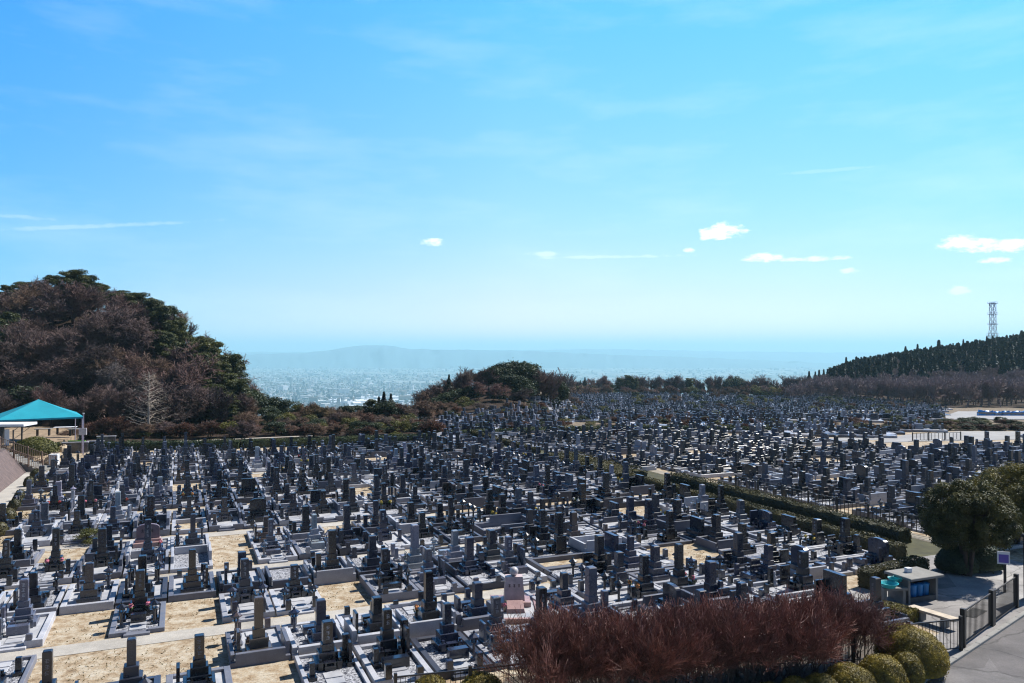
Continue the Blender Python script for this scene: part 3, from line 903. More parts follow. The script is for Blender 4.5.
x, y = sp_ball['x'], sp_ball['y']
t = thing('ball_topped_tomb', 'pale pink leaning tomb topped by a stone ball beside red shrubs', 'grave', (x, y, 0), TH - .35)
t.scale = (.84, .9, .84)
kb = MB(); kb.box(-1.0, 0, 0, .18, 3.2, .22, .01); kb.box(1.0, 0, 0, .18, 3.2, .22, .01); kb.box(0, 1.51, 0, 1.82, .18, .22, .01); kb.box(0, -1.51, 0, 1.82, .18, .22, .01)
kb.obj('kerb', M['pink'], t); g = MB(); g.box(0, 0, .02, 1.82, 2.84, .14); g.obj('terrace', M['paving'], t)
b = MB(); b.box(0, .55, .16, 1.5, 1.1, .22, .02); b.obj('plinth', M['pink'], t)
s = MB(); s.add([(-.48, .2, .38), (.48, .2, .38), (.48, .95, .38), (-.48, .95, .38), (-.40, .45, 1.42), (.40, .45, 1.42), (.40, .9, 1.42), (-.40, .9, 1.42)],
                [(0, 1, 5, 4), (1, 2, 6, 5), (2, 3, 7, 6), (3, 0, 4, 7), (4, 5, 6, 7), (3, 2, 1, 0)])
hs = s.obj('headstone', simple('pale_pink_granite', (.55, .42, .39), .4), t)
q = MB()
for i, dx in enumerate((-.22, 0, .22)):
    for k in range(4):
        zz = .98+.035*k; yy = .2+.25*(zz-.38)/1.04
        q.box(dx, yy-.006, zz, .11 if k % 2 else .07, .006, .014)
    zz = .97; yy = .2+.25*(zz-.38)/1.04
    q.box(dx, yy-.002, zz, .018, .008, .15)
q.obj('carving', simple('carved_brown_letters', (.10, .05, .04), .8), hs)
s = MB(); s.lathe(0, .68, [(.21*cos(a)+.0005, 1.62+.21*sin(a)) for a in np.linspace(-pi/2, pi/2, 14)], 20); s.obj('stone_ball', simple('pale_ball_granite', (.45, .42, .42), .35), t, smooth=True)
s = MB(); s.add([(-.42, -.75, .16), (.42, -.75, .16), (.42, 0, .16), (-.42, 0, .16), (-.38, -.72, .34), (.38, -.72, .34), (.38, -.02, .5), (-.38, -.02, .5)],
                [(0, 1, 5, 4), (1, 2, 6, 5), (2, 3, 7, 6), (3, 0, 4, 7), (4, 5, 6, 7)]); s.obj('offering_stone', M['pink'], t)
f1, f2 = MB(), MB(); flowers(f1, f2, -.5, -.5, .3, R, 24); v = MB(); v.cyl(-.5, -.5, .16, .06, .07, .3, 10); vo = v.obj('flower_vase', M['pink'], t)
f1.obj('bouquet', M['fl_pink'], vo); f2.obj('stems', M['stems'], vo)

# the graves of the slope behind, too many and too small to tell apart
LOTS = [[(925, 431), (952, 407), (1045, 406), (1045, 431)]]
def upper(u): return interp(u, [(440, 421), (470, 417), (520, 404), (560, 397), (600, 394.5), (700, 393), (800, 393.5), (860, 398), (900, 403), (945, 409), (1030, 424)])
n2 = 0
ang = radians(-14)
ci, si = cos(ang), sin(ang)
for ii in range(-160, 260):
    for jj in range(0, 84):
        gx, gy = ii*2.15, 90 + jj*3.1 + (jj % 3 == 0)*.7
        gx += 9*(float(vnoise(np.array(gx/37.), np.array(gy/31.), 21))-.5) + 5*(jj//4 % 3); gy += 7*(float(vnoise(np.array(gx/29.), np.array(gy/43.), 22))-.5)
        x, y = gx*ci - (gy-90)*si, 90 + gx*si + (gy-90)*ci
        if y < 90 or abs(x/y) > .8: continue
        z = h1(x, y); u, v = px(x, y, z)
        if u < 440 or u > 1040 or v > far_limit(u)-2 or v < upper(u): continue
        if inpoly(u, v, ROAD) or any(inpoly(u, v, P) for P in LOTS): continue
        if vnoise(np.array(x/9.), np.array(y/9.), 8) > .80: continue
        if r2.random() < .08: continue
        c1 = STONE[r2.choices(list(STONE), [.28, .20, .18, .16, .12, .06])[0]]; c2 = r2.choice(KERB+[(.55, .55, .58), (.24, .20, .17)])
        rot = ang + r2.choice([0, 0, pi/2])
        k = r2.uniform(.55, .95); ox = r2.uniform(-.1, .1)
        b5 = MB()
        b5.box(0, 0, -.05, 1.95, 2.7, .33, col=c2); b5.box(ox, .5, .285, 1.0, .95, .30*k, col=c1)
        if r2.random() < .75:
            b5.box(ox, .5, .287+.3*k, .62, .6, .5*k, col=c1); b5.box(ox, .5, .289+.8*k, .32, .32, .75*k, .03, col=c1)
        else: b5.box(ox, .5, .287+.3*k, .95, .3, .7*k, .03, col=c1)
        if r2.random() < .6: b5.box(r2.choice([-.75, .75]), r2.uniform(-.6, .6), .285, .16, .5, r2.uniform(.4, .8), col=c1)
        if r2.random() < .5: b5.box(0, 1.25, .285, 1.9, .15, r2.uniform(.2, .5), col=c2)
        V = np.vstack(b5.V); c, s_ = cos(rot), sin(rot)
        V = np.c_[V[:, 0]*c-V[:, 1]*s_+x, V[:, 0]*s_+V[:, 1]*c+y, V[:, 2]+z]
        o_ = FIELD.n; FIELD.V.append(V); FIELD.F += [f+o_ for f in b5.F]; FIELD.C += b5.C; FIELD.n += len(V)
        n2 += 1
fo = FIELD.obj('field_of_graves', M['stone_field'])
tag(fo, 'dense field of small dark graves covering the terraces beyond the nearest rows', 'graves', None, 'stuff')
print('individual graves', nind, 'plots', len(plots), 'slope graves', n2, 'field verts', FIELD.n)

gm_ = MB(); q = np.random.RandomState(8)
for p in plots:
    if p['ch'] is None and p['y'] < 62 and not p.get('sp'):
        n_ = int(150*min(1, (32/p['y'])**1.3)); X = q.rand(n_)*1.9-.95; Y = q.rand(n_)*3.3-1.65
        k = vnoise(X*1.6+p['x'], Y*1.6+p['y'], 31) > .45; X, Y = X[k], Y[k]
        c, s_ = cos(TH), sin(TH)
        P_ = np.c_[X*c-Y*s_+p['x'], X*s_+Y*c+p['y'], .02+.03*q.rand(len(X))]
        gm_.cards(P_, np.c_[q.normal(size=(len(X), 2)), .5*q.rand(len(X))], .08, .35)
for a_ in range(600):
    aa, bb = q.uniform(38, 75), q.uniform(-10.3, -8.5); x_, y_ = ab(aa, bb)
    gm_.cards(np.array([[x_, y_, .04]]), q.normal(size=(1, 3)), .16, .4)
go = gm_.obj('dry_grass', leafmat('dry_grass_blades', (.12, .10, .035), (.34, .25, .11), 2.0)); tag(go, 'sparse dry grass tufts on the bare soil of the vacant plots', 'grass', None, 'stuff')

# ------------------------------------------------------------------ paths
pm = MB()
def padd(mb2):
    pm.add(np.vstack(mb2.V), [f for f in mb2.F])
for k in range(-1, len(ROW_A)-1):
    a1 = ROW_A[k+1]+(6.8 if k < 3 else 5.9)
    if a1 > 96: continue
    padd(strip_ab('p', a1+.04, a1+(1.06 if k < 2 else .75), -9.5, 14.7, .012, None))
padd(strip_ab('p', 27, 56, 31.15, 31.5, .012, None))
for q in range(0, 9):
    b1 = 44.65+q*7.5
    padd(strip_ab('p', -14, 60, b1+.05, b1+.7, .012, None))
structure(pm.obj('path', M['path']))
mb = strip_ab('p', 27.3, 104, 31.55, 36.2, .018, None); structure(mb.obj('grass_strip', simple('rough_grass', (.055, .055, .022), .95, var=.5, scale=1.5)))
mb = strip_ab('p', 27, 56, 36.3, 37.2, .02, None); structure(mb.obj('hedge_path', simple('worn_path', (.26, .23, .18), .9, var=.35, scale=1.2)))
mb = strip_ab('p', 36, 79, -11.7, -9.95, .02, None); structure(mb.obj('side_path', M['path']))

# ------------------------------------------------------------------ trees
def grow(segs, p, d, L, r, lev, q, P):
    n = P.get('n', 3)
    pts = [p]; cur = p; dd = d
    for i in range(n):
        dd = dd + q.normal(size=3)*P['wig'] + np.array([0, 0, P['up']])
        dd = dd/np.linalg.norm(dd)
        nx = cur + dd*L/n
        segs.append((cur, nx, r*(1-.55*i/n), r*(1-.55*(i+1)/n), lev))
        cur = nx; pts.append((cur, dd))
        if lev > 0 and (i > 0 or lev < P['lev']):
            k = P['kids'][P['lev']-lev]
            for _ in range(k):
                s = q.normal(size=3); s -= dd*(s@dd); s /= np.linalg.norm(s)
                an = P['ang']*(.7+.6*q.rand())
                nd_ = dd*cos(an) + s*sin(an)
                grow(segs, cur - dd*L/n*q.rand()*.6, nd_, L*P['ratio']*(.75+.5*q.rand()), r*.5*(1-.3*i/n), lev-1, q, P)
def tree_arrays(segs):
    a = np.array([np.r_[s[0], s[1], s[2], s[3], s[4]] for s in segs])
    return a
def bare_design(seed, h=7.0, kids=(3, 3, 3, 3), ang=.62, up=.10, wig=.16, ratio=.58, r0=.13, minr=.013, trunkfrac=.55, stems=1, n=3, base=.02):
    q = np.random.RandomState(seed); segs = []
    P = dict(kids=kids, ang=ang, up=up, wig=wig, ratio=ratio, lev=len(kids), n=n)
    for s in range(stems):
        d0 = np.array([q.normal()*.08, q.normal()*.08, 1.0]) if stems == 1 else np.array([q.normal()*.35, q.normal()*.35, 1.0])
        grow(segs, np.array([q.normal()*base, q.normal()*base, -.1]), d0/np.linalg.norm(d0), h*trunkfrac, r0, len(kids), q, P)
    a = tree_arrays(segs)
    k = h/a[:, 5].max(); a[:, :6] *= k
    a[:, 6:8] = np.maximum(a[:, 6:8], minr)
    tr = a[a[:, 8] >= len(kids)-1]; tw = a[a[:, 8] < len(kids)-1]
    m1, m2 = MB(), MB()
    m1.segs(tr[:, :3], tr[:, 3:6], tr[:, 6], tr[:, 7], 5); m2.segs(tw[:, :3], tw[:, 3:6], tw[:, 6], tw[:, 7], 3)
    return m1, m2
def clump_crown(mb, C, rad, per, size, q, up=.5, flat=.6, aspect=.7):
    for c, r in zip(C, rad):
        n = int(per*r*r)
        D = q.normal(size=(n, 3)); D /= np.linalg.norm(D, axis=1, keepdims=True)
        rr = r*(.55+.45*q.rand(n)**.5)[:, None]
        Pp = c + D*rr*np.array([1, 1, flat])
        N = D + np.array([0, 0, up]) + q.normal(size=(n, 3))*.5
        mb.cards(Pp, N, size, aspect)
        m_s = n//4; D2 = D[:m_s]*np.array([1, 1, .7]) + q.normal(size=(m_s, 3))*.15; N2 = np.cross(D2, q.normal(size=(m_s, 3)))
        mb.cards(c + D2*r*(1.0+.35*q.rand(m_s))[:, None]*np.array([1, 1, flat+.15]), N2, size*.9, .35)
def pine_design(seed, h=9.0, w=2.6, size=.24):
    q = np.random.RandomState(seed); tm, cm = MB(), MB()
    lean = q.normal(size=2)*.05
    segs = []
    n = 8
    P0 = [np.array([lean[0]*z+.12*sin(z), lean[1]*z, z]) for z in np.linspace(-.1, h*.95, n+1)]
    for i in range(n): segs.append((P0[i], P0[i+1], .17*(1-i/n)+.03, .17*(1-(i+1)/n)+.03))
    C = []; rad = []
    for k in range(30):
        f = .22 + .76*(k+.5)/30
        z = h*f; a = k*2.4 + q.rand()
        R_ = w*(1.12-f)**.5*(.55+.6*q.rand())
        base = np.array([lean[0]*z, lean[1]*z, z-.4])
        tip = base + np.array([cos(a)*R_, sin(a)*R_, .35+.3*q.rand()])
        segs.append((base, tip, .055, .02))
        for s in (1.08, .85, .62, .38):
            C.append(base + (tip-base)*s + q.normal(size=3)*.22 + np.array([0, 0, .15])); rad.append((.36+.40*q.rand())*(w/2.6))
    C.append(P0[-1]); rad.append(.6)
    a = np.array([np.r_[s[0], s[1], s[2], s[3]] for s in segs])
    tm.segs(a[:, :3], a[:, 3:6], a[:, 6], a[:, 7], 5)
    clump_crown(cm, C, rad, 300, size, q, .7, .55)
    return tm, cm
def broad_design(seed, h=6.0, w=2.4, size=.2, per=260, nc=26):
    q = np.random.RandomState(seed); tm, cm = MB(), MB(); C = []; rad = []; segs = [(np.array([0, 0, -.1]), np.array([0, 0, h*.55]), .14, .08)]
    for k in range(nc):
        D = q.normal(size=3); D /= np.linalg.norm(D); D[2] = abs(D[2])*1.25-.45
        c = np.array([0, 0, h*.46]) + D*np.array([w*.74, w*.74, h*.42])
        C.append(c); rad.append(w*.30*(.7+.6*q.rand())); segs.append((np.array([0, 0, h*(.25+.2*q.rand())]), c, .05, .015))
    a = np.array([np.r_[s[0], s[1], s[2], s[3]] for s in segs]); tm.segs(a[:, :3], a[:, 3:6], a[:, 6], a[:, 7], 4)
    clump_crown(cm, C, rad, per, size, q, .3, .85)
    return tm, cm
def cedar_design(seed, h=11.0, w=1.9, n=900, size=.5):
    q = np.random.RandomState(seed); tm, cm = MB(), MB()
    tm.segs(np.array([[0, 0, -.2]]), np.array([[0, 0, h*.97]]), np.array([.16]), np.array([.02]), 5)
    f = q.rand(n)**.8; z = h*(.14+.86*f)
    lay = .8+.2*np.sin(z*2.3+6*q.rand())
    Rr = w*1.25*(1-f)**1.05*lay*(.35+.65*q.rand(n)) + .05
    a = q.rand(n)*2*pi
    Pp = np.c_[np.cos(a)*Rr, np.sin(a)*Rr, z - Rr*.15]
    N = np.c_[np.cos(a)*.7, np.sin(a)*.7, .7+0*a] + q.normal(size=(n, 3))*.35
    cm.cards(Pp, N, size, .6)
    return tm, cm

TREES = {}
TOPZ = {}
def treeproto(key):
    if key in TREES: return TREES[key]
    k, i = key
    if k == 'bare': a, b = bare_design(100+i, 7.5, (3, 3, 3, 3), ang=[.62, .75, .5, .85][i % 4], up=[.10, .05, .16, .02][i % 4], minr=.020); mats = ('bark', 'twig')
    elif k == 'barelow': a, b = bare_design(150+i, 4.2, (3, 3, 3, 3), ang=.8, up=.02, minr=.016, stems=2, trunkfrac=.5); mats = ('bark', 'twig')
    elif k == 'far_bare': a, b = bare_design(200+i, 6.5, (3, 3, 3), ang=.6, up=.12, minr=.035, n=3); mats = ('bark', 'twig')
    elif k == 'pine': a, b = pine_design(300+i, [10, 9, 11][i % 3], [3.2, 2.7, 3.6][i % 3]); mats = ('bark', 'pine')
    elif k == 'broad': a, b = broad_design(400+i, 6.5, 2.7, .26, 200); mats = ('bark', 'evergreen')
    elif k == 'lime': a, b = broad_design(450+i, 4.5, 2.2, .22, 220, 18); mats = ('bark', 'yellowgreen')
    elif k == 'cedar': a, b = cedar_design(500+i, [11, 9, 13][i % 3], [1.9, 1.7, 2.2][i % 3], 1500, .45); mats = ('bark', 'cedar')
    elif k == 'redbush': a, b = bare_design(600+i, 2.6, (3, 3, 3), ang=.75, up=.02, minr=.016, stems=5, trunkfrac=.45, r0=.04); mats = ('bark', 'redbush')
    TREES[key] = (a.mesh('trunk', M[mats[0]]), b.mesh('crown', M[mats[1]]))
    return TREES[key]
PURP_ = 0
HT = {'bare': 7.5, 'barelow': 4.2, 'far_bare': 6.5, 'broad': 6.5, 'lime': 4.5, 'redbush': 2.6}
KH = {('pine', 0): 10, ('pine', 1): 9, ('pine', 2): 11, ('cedar', 0): 11, ('cedar', 1): 9, ('cedar', 2): 13}
rt = random.Random(77)
def tree(name, key, u, d, top, label, cat, group=None, wide=1.0, tint=None, minh=1.5):
    """a tree whose foot stands on the ground at distance d in direction u and whose tip reaches row `top`"""
    x, y = gd(u, d); z = h1(x, y)
    hh = max(hz(top, d) - z, minh)
    a, b = treeproto(key)
    if key not in TOPZ:
        zz = np.empty(len(b.vertices)*3, np.float32); b.vertices.foreach_get('co', zz); TOPZ[key] = float(np.percentile(zz[2::3], 99.7))
    h0 = TOPZ[key]
    s = hh/h0
    t = thing(name, label, cat, (x, y, z-.08), rt.uniform(0, 6.28), group)
    w = s**.6*wide if s < 1 else s*wide
    t.scale = (w, w, s)
    a, b = treeproto(key)
    o1 = link('trunk', a, t); o2 = link('crown', b, t)
    if tint: o1.color = o2.color = (*tint, 1)
    return t
PURP = (1.0, .86, .90); BROWN = (1.2, .98, .80); GREYB = (.95, .98, 1.05); PALE = (1.5, 1.4, 1.3); DK = (.55, .5, .55)

def skyline(u):   # tree tops of the wooded hill on the left
    return interp(u, [(-80, 283), (0, 286), (18, 283), (50, 273), (75, 270), (105, 284), (135, 294), (165, 304), (180, 326), (200, 340), (225, 352), (240, 384), (262, 396)])
# evergreen pines of the left hill: (u, distance, tip row, variety)
pines = [(-26, 128, 292, 0), (4, 132, 284, 1), (22, 140, 281, 2), (52, 138, 275, 0), (70, 130, 269, 2), (86, 133, 274, 1), (98, 138, 283, 0), (116, 132, 293, 1), (133, 128, 292, 2), (150, 130, 298, 0),
         (166, 126, 305, 1), (176, 124, 320, 0), (200, 120, 338, 2), (213, 116, 342, 0), (226, 112, 354, 1), (232, 108, 372, 1), (205, 112, 352, 1), (219, 108, 362, 0), (233, 105, 380, 1), (226, 102, 392, 0), (210, 104, 384, 2), (240, 106, 388, 1), (160, 118, 330, 0), (-10, 112, 318, 0), (122, 140, 290, 0), (8, 118, 312, 1), (192, 128, 336, 1)]
for i, (u, d, tp, k) in enumerate(pines):
    tree('pine_tree', ('pine', k), u, d, tp, 'x', 'tree', 'pine trees on the wooded hill', 1.12)
L = sorted([o for o in COL.objects if o.name.startswith('pine_tree')], key=lambda o: o.location.x/o.location.y)
for i, o in enumerate(L): o['label'] = f'dark green pine on the wooded left hill, {nth(i+1)} pine from its left end'
hillb = []
for row, (d0, off) in enumerate([(135, 12), (125, 20), (117, 36), (109, 58), (100, 80)]):
    n = [21, 21, 20, 18, 17][row]
    for i in range(n):
        u = -30 + 275*(i+.5)/n + rt.uniform(-7, 7)
        d = d0 + rt.uniform(-3, 3)
        x, y = gd(u, d); z = h1(x, y)
        tp0 = skyline(u) + 8
        nat = HY + F*(HC-(z+rt.uniform(6.2, 8.6)))/d
        tp = max(nat, tp0)
        if row == 4: tp = max(tp, 392 - 8*rt.random())
        key = ('bare', rt.randrange(4))
        if row >= 3 and rt.random() < .10: key = ('broad', rt.randrange(2))
        tint = rt.choice([PURP, PURP, BROWN, (1.1, .85, .85), GREYB, DK, DK])
        hillb.append((row, u, tree('bare_tree' if key[0] == 'bare' else 'evergreen_tree', key, u, d, tp, 'x', 'tree', 'leafless trees of the wooded hill' if key[0] == 'bare' else 'evergreens of the wooded hill', 1.25, tint)))
rown = ['top', 'second', 'third', 'fourth', 'lowest']
for row in range(5):
    for i, (r_, u, o) in enumerate(sorted([h for h in hillb if h[0] == row], key=lambda h: h[1])):
        kind = 'bare purple-brown tree' if o.name.startswith('bare') else 'dark leafy evergreen'
        o['label'] = f'{kind} on left hill, {nth(i+1)} from left in {rown[row]} belt'

# the pale bare larch standing in front of the hill
def larch(u, d, top):
    x, y = gd(u, d); z = h1(x, y); h = hz(top, d)-z
    q = np.random.RandomState(3); t = thing('bare_larch', 'pale straight bare larch with drooping side branches before the left hill', 'tree', (x, y, z-.05), 0)
    m1, m2 = MB(), MB(); m1.bar((0, 0, 0), (0, 0, h*.5), .11, n=6); m1.bar((0, 0, h*.5), (.02, 0, h), .05, n=5)
    segs = []
    for k in range(70):
        f = .12+.85*k/70; L_ = 3.3*(1-f)**.8+.25; a = k*2.4+q.rand(); p = np.array([0, 0, h*f]); dd = np.array([cos(a), sin(a), .18])
        for s in range(4):
            nx = p+dd/np.linalg.norm(dd)*L_/4; segs.append((p, nx, .032*(1-s/5), .032*(1-(s+1)/5)))
            for _ in range(3):
                w = dd*.5+q.normal(size=3)*.6+np.array([0, 0, -.1]); segs.append((nx, nx+w*.35, .014, .010))
            p = nx; dd = dd+np.array([0, 0, .10])
    a = np.array([np.r_[s[0], s[1], s[2], s[3]] for s in segs]); m2.segs(a[:, :3], a[:, 3:6], a[:, 6], a[:, 7], 3)
    m1.obj('trunk', M['pale_twig'], t); m2.obj('crown', M['pale_twig'], t)
larch(149, 93, 372)

# low trees of the dip
dip = [(250, 116, 389, 'broad', None), (262, 112, 393, 'broad', None), (276, 114, 396, 'broad', None), (290, 112, 399, 'broad', None), (301, 111, 404, 'lime', None), (268, 104, 407, 'broad', None),
       (286, 103, 412, 'lime', None), (312, 110, 403, 'barelow', BROWN), (324, 109, 405, 'barelow', (1.2, 1.1, .7)), (338, 110, 409, 'barelow', BROWN), (350, 110, 411, 'barelow', BROWN),
       (362, 108, 412, 'redbush', None), (374, 112, 399, 'pine', None), (384, 113, 391, 'cedar', None), (391, 112, 393, 'cedar', None), (379, 114, 396, 'cedar', None), (388, 111, 400, 'broad', None),
       (400, 112, 403, 'barelow', BROWN), (410, 113, 403, 'barelow', PURP), (420, 116, 400, 'barelow', BROWN), (236, 110, 385, 'bare', PALE), (245, 104, 398, 'bare', BROWN), (255, 100, 412, 'barelow', BROWN),
       (300, 101, 417, 'barelow', BROWN), (318, 101, 418, 'broad', None), (334, 101, 420, 'redbush', None), (348, 103, 420, 'barelow', BROWN), (388, 103, 416, 'lime', None), (405, 103, 419, 'redbush', None), (415, 104, 420, 'redbush', None),
       (232, 97, 424, 'redbush', None), (246, 96, 427, 'redbush', None), (210, 96, 428, 'redbush', None), (190, 96, 427, 'barelow', PALE)]
NM = {'broad': ('evergreen_tree', 'dark green leafy tree'), 'lime': ('yellow_green_bush', 'yellow-green bush'), 'barelow': ('bare_shrub', 'low bare brown shrub'), 'redbush': ('red_brown_bush', 'red-brown twiggy bush'),
      'pine': ('pine_tree', 'small pine tree'), 'cedar': ('conifer_tree', 'dark pointed conifer'), 'bare': ('bare_tree', 'bare pale brown tree'), 'far_bare': ('bare_tree', 'thin bare tree')}
def batch(rows, where, group):
    cnt = {}
    for (u, d, tp, k, tint) in sorted(rows, key=lambda r: r[0]):
        nm, lb = NM[k]; cnt[k] = cnt.get(k, 0)+1
        tree(nm, (k, rt.randrange(3)), u, d, tp, f'{lb} {where}, {nth(cnt[k])} such from left', 'bush' if 'bush' in nm or 'shrub' in nm else 'tree', f'{lb}s {group}', {'broad': 1.15, 'barelow': 1.35, 'redbush': 1.5, 'lime': 1.1, 'cedar': 1.15}.get(k, 1.1), tint, .8)
for k_ in range(44):
    dip.append((150+6.6*k_+rt.uniform(-2, 2), rt.uniform(91, 99), rt.uniform(418, 429), rt.choice(['barelow', 'redbush', 'redbush', 'broad', 'barelow', 'lime']), rt.choice([BROWN, PURP, PALE])))
for k_ in range(26):
    dip.append((262+6.2*k_+rt.uniform(-2, 2), rt.uniform(101, 108), rt.uniform(412, 419), rt.choice(['barelow', 'barelow', 'redbush', 'broad', 'lime']), rt.choice([BROWN, PURP, PALE])))
for k_ in range(14):
    dip.append((300+8*k_+rt.uniform(-2, 2), rt.uniform(112, 120), rt.uniform(405, 411), rt.choice(['barelow', 'bare', 'broad']), rt.choice([BROWN, PURP])))
batch(dip, 'in the dip', 'in the dip')
mound = [(432, 148, 392, 'barelow', BROWN), (440, 150, 386, 'barelow', PURP), (449, 150, 374, 'cedar', None), (447, 152, 381, 'bare', PURP), (458, 155, 378, 'bare', PURP), (466, 155, 374, 'bare', PALE), (469, 156, 367, 'far_bare', PALE),
         (475, 155, 372, 'bare', PURP), (486, 150, 370, 'bare', (1.2, .9, .9)), (492, 156, 369, 'bare', PURP), (500, 150, 368, 'broad', None), (506, 149, 363, 'broad', None), (514, 150, 362, 'cedar', None), (519, 150, 363, 'cedar', None),
         (525, 149, 364, 'broad', None), (530, 150, 366, 'cedar', None), (510, 144, 374, 'broad', None), (522, 143, 376, 'broad', None), (536, 148, 370, 'bare', PURP), (545, 150, 375, 'bare', PURP), (553, 152, 379, 'broad', None),
         (480, 140, 380, 'bare', (1.35, .95, .95)), (492, 138, 383, 'bare', (1.3, .95, .95)), (470, 141, 385, 'broad', DK), (458, 141, 388, 'broad', DK), (445, 140, 392, 'broad', DK), (437, 138, 397, 'broad', None),
         (463, 133, 396, 'lime', None), (474, 131, 400, 'lime', None), (424, 132, 404, 'barelow', BROWN), (434, 130, 403, 'redbush', None), (446, 130, 401, 'barelow', BROWN), (456, 127, 406, 'redbush', None), (484, 128, 402, 'barelow', PALE),
         (428, 119, 409, 'redbush', None), (441, 119, 411, 'barelow', BROWN), (450, 117, 410, 'broad', None), (461, 117, 413, 'lime', None), (472, 117, 413, 'barelow', PALE), (486, 118, 411, 'lime', None), (487, 119, 414, 'broad', None),
         (500, 138, 390, 'broad', DK), (512, 136, 392, 'bare', DK), (524, 138, 388, 'bare', DK), (508, 130, 402, 'barelow', BROWN)]
mound += [(u_, 152+rt.uniform(-4, 4), tp_, k_, c_) for (u_, tp_, k_, c_) in [(496, 366, 'broad', None), (503, 362, 'broad', DK), (511, 361, 'broad', None), (519, 361, 'broad', DK), (527, 363, 'broad', None), (534, 366, 'bare', PURP), (541, 370, 'bare', PURP), (549, 373, 'bare', PURP), (558, 377, 'bare', GREYB), (452, 379, 'bare', PURP), (461, 374, 'bare', PURP), (471, 370, 'bare', PALE), (480, 369, 'bare', PURP), (488, 367, 'bare', PURP), (443, 384, 'bare', PURP)]]
batch(mound, 'on the mound', 'on the mound')
ridge = []
for (u, tp, k, t_) in [(556, 380, 'bare', PURP), (561, 374, 'far_bare', GREYB), (566, 377, 'bare', GREYB), (573, 385, 'bare', BROWN), (580, 381, 'cedar', None), (585, 378, 'cedar', None), (592, 386, 'broad', None), (598, 381, 'far_bare', GREYB),
                       (605, 387, 'broad', None), (613, 385, 'broad', None), (619, 379, 'pine', None), (627, 376, 'pine', None), (634, 379, 'pine', None), (642, 381, 'bare', PURP), (651, 383, 'far_bare', PURP), (657, 379, 'bare', PURP), (664, 384, 'cedar', None),
                       (670, 379, 'bare', PURP), (677, 378, 'bare', PURP), (684, 381, 'bare', GREYB), (690, 379, 'pine', None), (697, 382, 'bare', PURP), (704, 384, 'cedar', None), (712, 381, 'bare', PURP), (719, 378, 'bare', PURP), (727, 381, 'broad', None),
                       (735, 377, 'broad', None), (741, 380, 'broad', None), (748, 382, 'bare', PURP), (756, 380, 'bare', PURP), (763, 381, 'bare', PURP), (771, 386, 'broad', None), (778, 387, 'cedar', None), (784, 377, 'bare', PURP), (792, 378, 'bare', PURP),
                       (800, 384, 'broad', None), (806, 379, 'bare', PURP), (814, 382, 'bare', DK)]:
    ridge.append((u + rt.uniform(-1, 1), 344+rt.uniform(-6, 6), tp-1, k, t_))
for u in range(560, 830, 6):
    ridge.append((u+rt.uniform(-3, 3), 336+rt.uniform(-4, 3), 387+rt.uniform(-2, 3), rt.choice(['barelow', 'redbush', 'barelow', 'barelow', 'barelow', 'lime']), rt.choice([(1.6, 1.35, 1.35), BROWN])))
for u in np.arange(545, 835, 6.5):
    ridge.append((float(u)+rt.uniform(-2, 2), 350+rt.uniform(-4, 8), rt.uniform(375, 382), rt.choice(['bare', 'bare', 'far_bare', 'bare']), rt.choice([(1.7, 1.4, 1.45), (1.6, 1.5, 1.6), PURP, (1.8, 1.5, 1.5)])))
batch(ridge, 'on the far crest', 'on the far crest')
isl = [(613, 166, 399, 'lime'), (662, 168, 399, 'lime'), (636, 163, 396, 'lime'), (640, 171, 394, 'lime'), (690, 160, 401, 'lime'), (605, 140, 408, 'broad'), (563, 131, 409, 'broad'), (549, 133, 414, 'lime'), (521, 132, 411, 'redbush'), (530, 127, 415, 'redbush'),
       (545, 127, 417, 'broad'), (510, 124, 415, 'lime'), (623, 129, 415, 'redbush'), (640, 128, 414, 'barelow'), (655, 128, 415, 'barelow'), (672, 128, 414, 'redbush'), (690, 127, 415, 'barelow'), (705, 127, 416, 'redbush'), (730, 115, 424, 'lime'), (744, 114, 423, 'redbush'),
       (738, 117, 420, 'broad'), (722, 112, 428, 'lime'), (752, 120, 418, 'redbush'), (768, 122, 413, 'broad'), (786, 124, 412, 'lime'), (812, 112, 418, 'broad'), (806, 115, 420, 'broad'), (778, 113, 421, 'lime'), (790, 112, 421, 'broad'),
       (822, 160, 399, 'lime'), (834, 160, 399, 'lime'), (843, 158, 401, 'broad'), (855, 172, 396, 'broad'), (828, 175, 396, 'broad'), (768, 170, 398, 'lime'), (745, 165, 402, 'broad'), (860, 108, 422, 'lime'), (868, 107, 423, 'broad'), (850, 109, 423, 'lime'), (884, 107, 426, 'broad'),
       (896, 106, 424, 'broad'), (904, 109, 423, 'cedar'), (915, 113, 419, 'broad'), (926, 112, 420, 'lime'), (936, 112, 419, 'broad'), (945, 111, 418, 'broad'), (955, 111, 419, 'lime'), (963, 110, 417, 'broad'), (972, 111, 416, 'broad'), (984, 111, 419, 'lime'),
       (996, 110, 416, 'cedar'), (1000, 111, 416, 'broad'), (1012, 110, 419, 'broad'), (875, 145, 403, 'lime'), (900, 150, 403, 'barelow'), (885, 150, 401, 'barelow')]
for k_ in range(170):
    u_ = 480 + 545*rt.random(); v_ = upper(u_) + 2 + (far_limit(u_)-upper(u_)-6)*rt.random()
    isl.append((u_, 0, v_-7+rt.uniform(0, 3.5), rt.choice(['lime', 'broad', 'redbush', 'barelow', 'broad', 'redbush'])))
batch([(u, dist_at(u, tp+6.5, 100), tp, k, BROWN) for (u, d, tp, k) in isl], 'among far graves', 'among far graves')
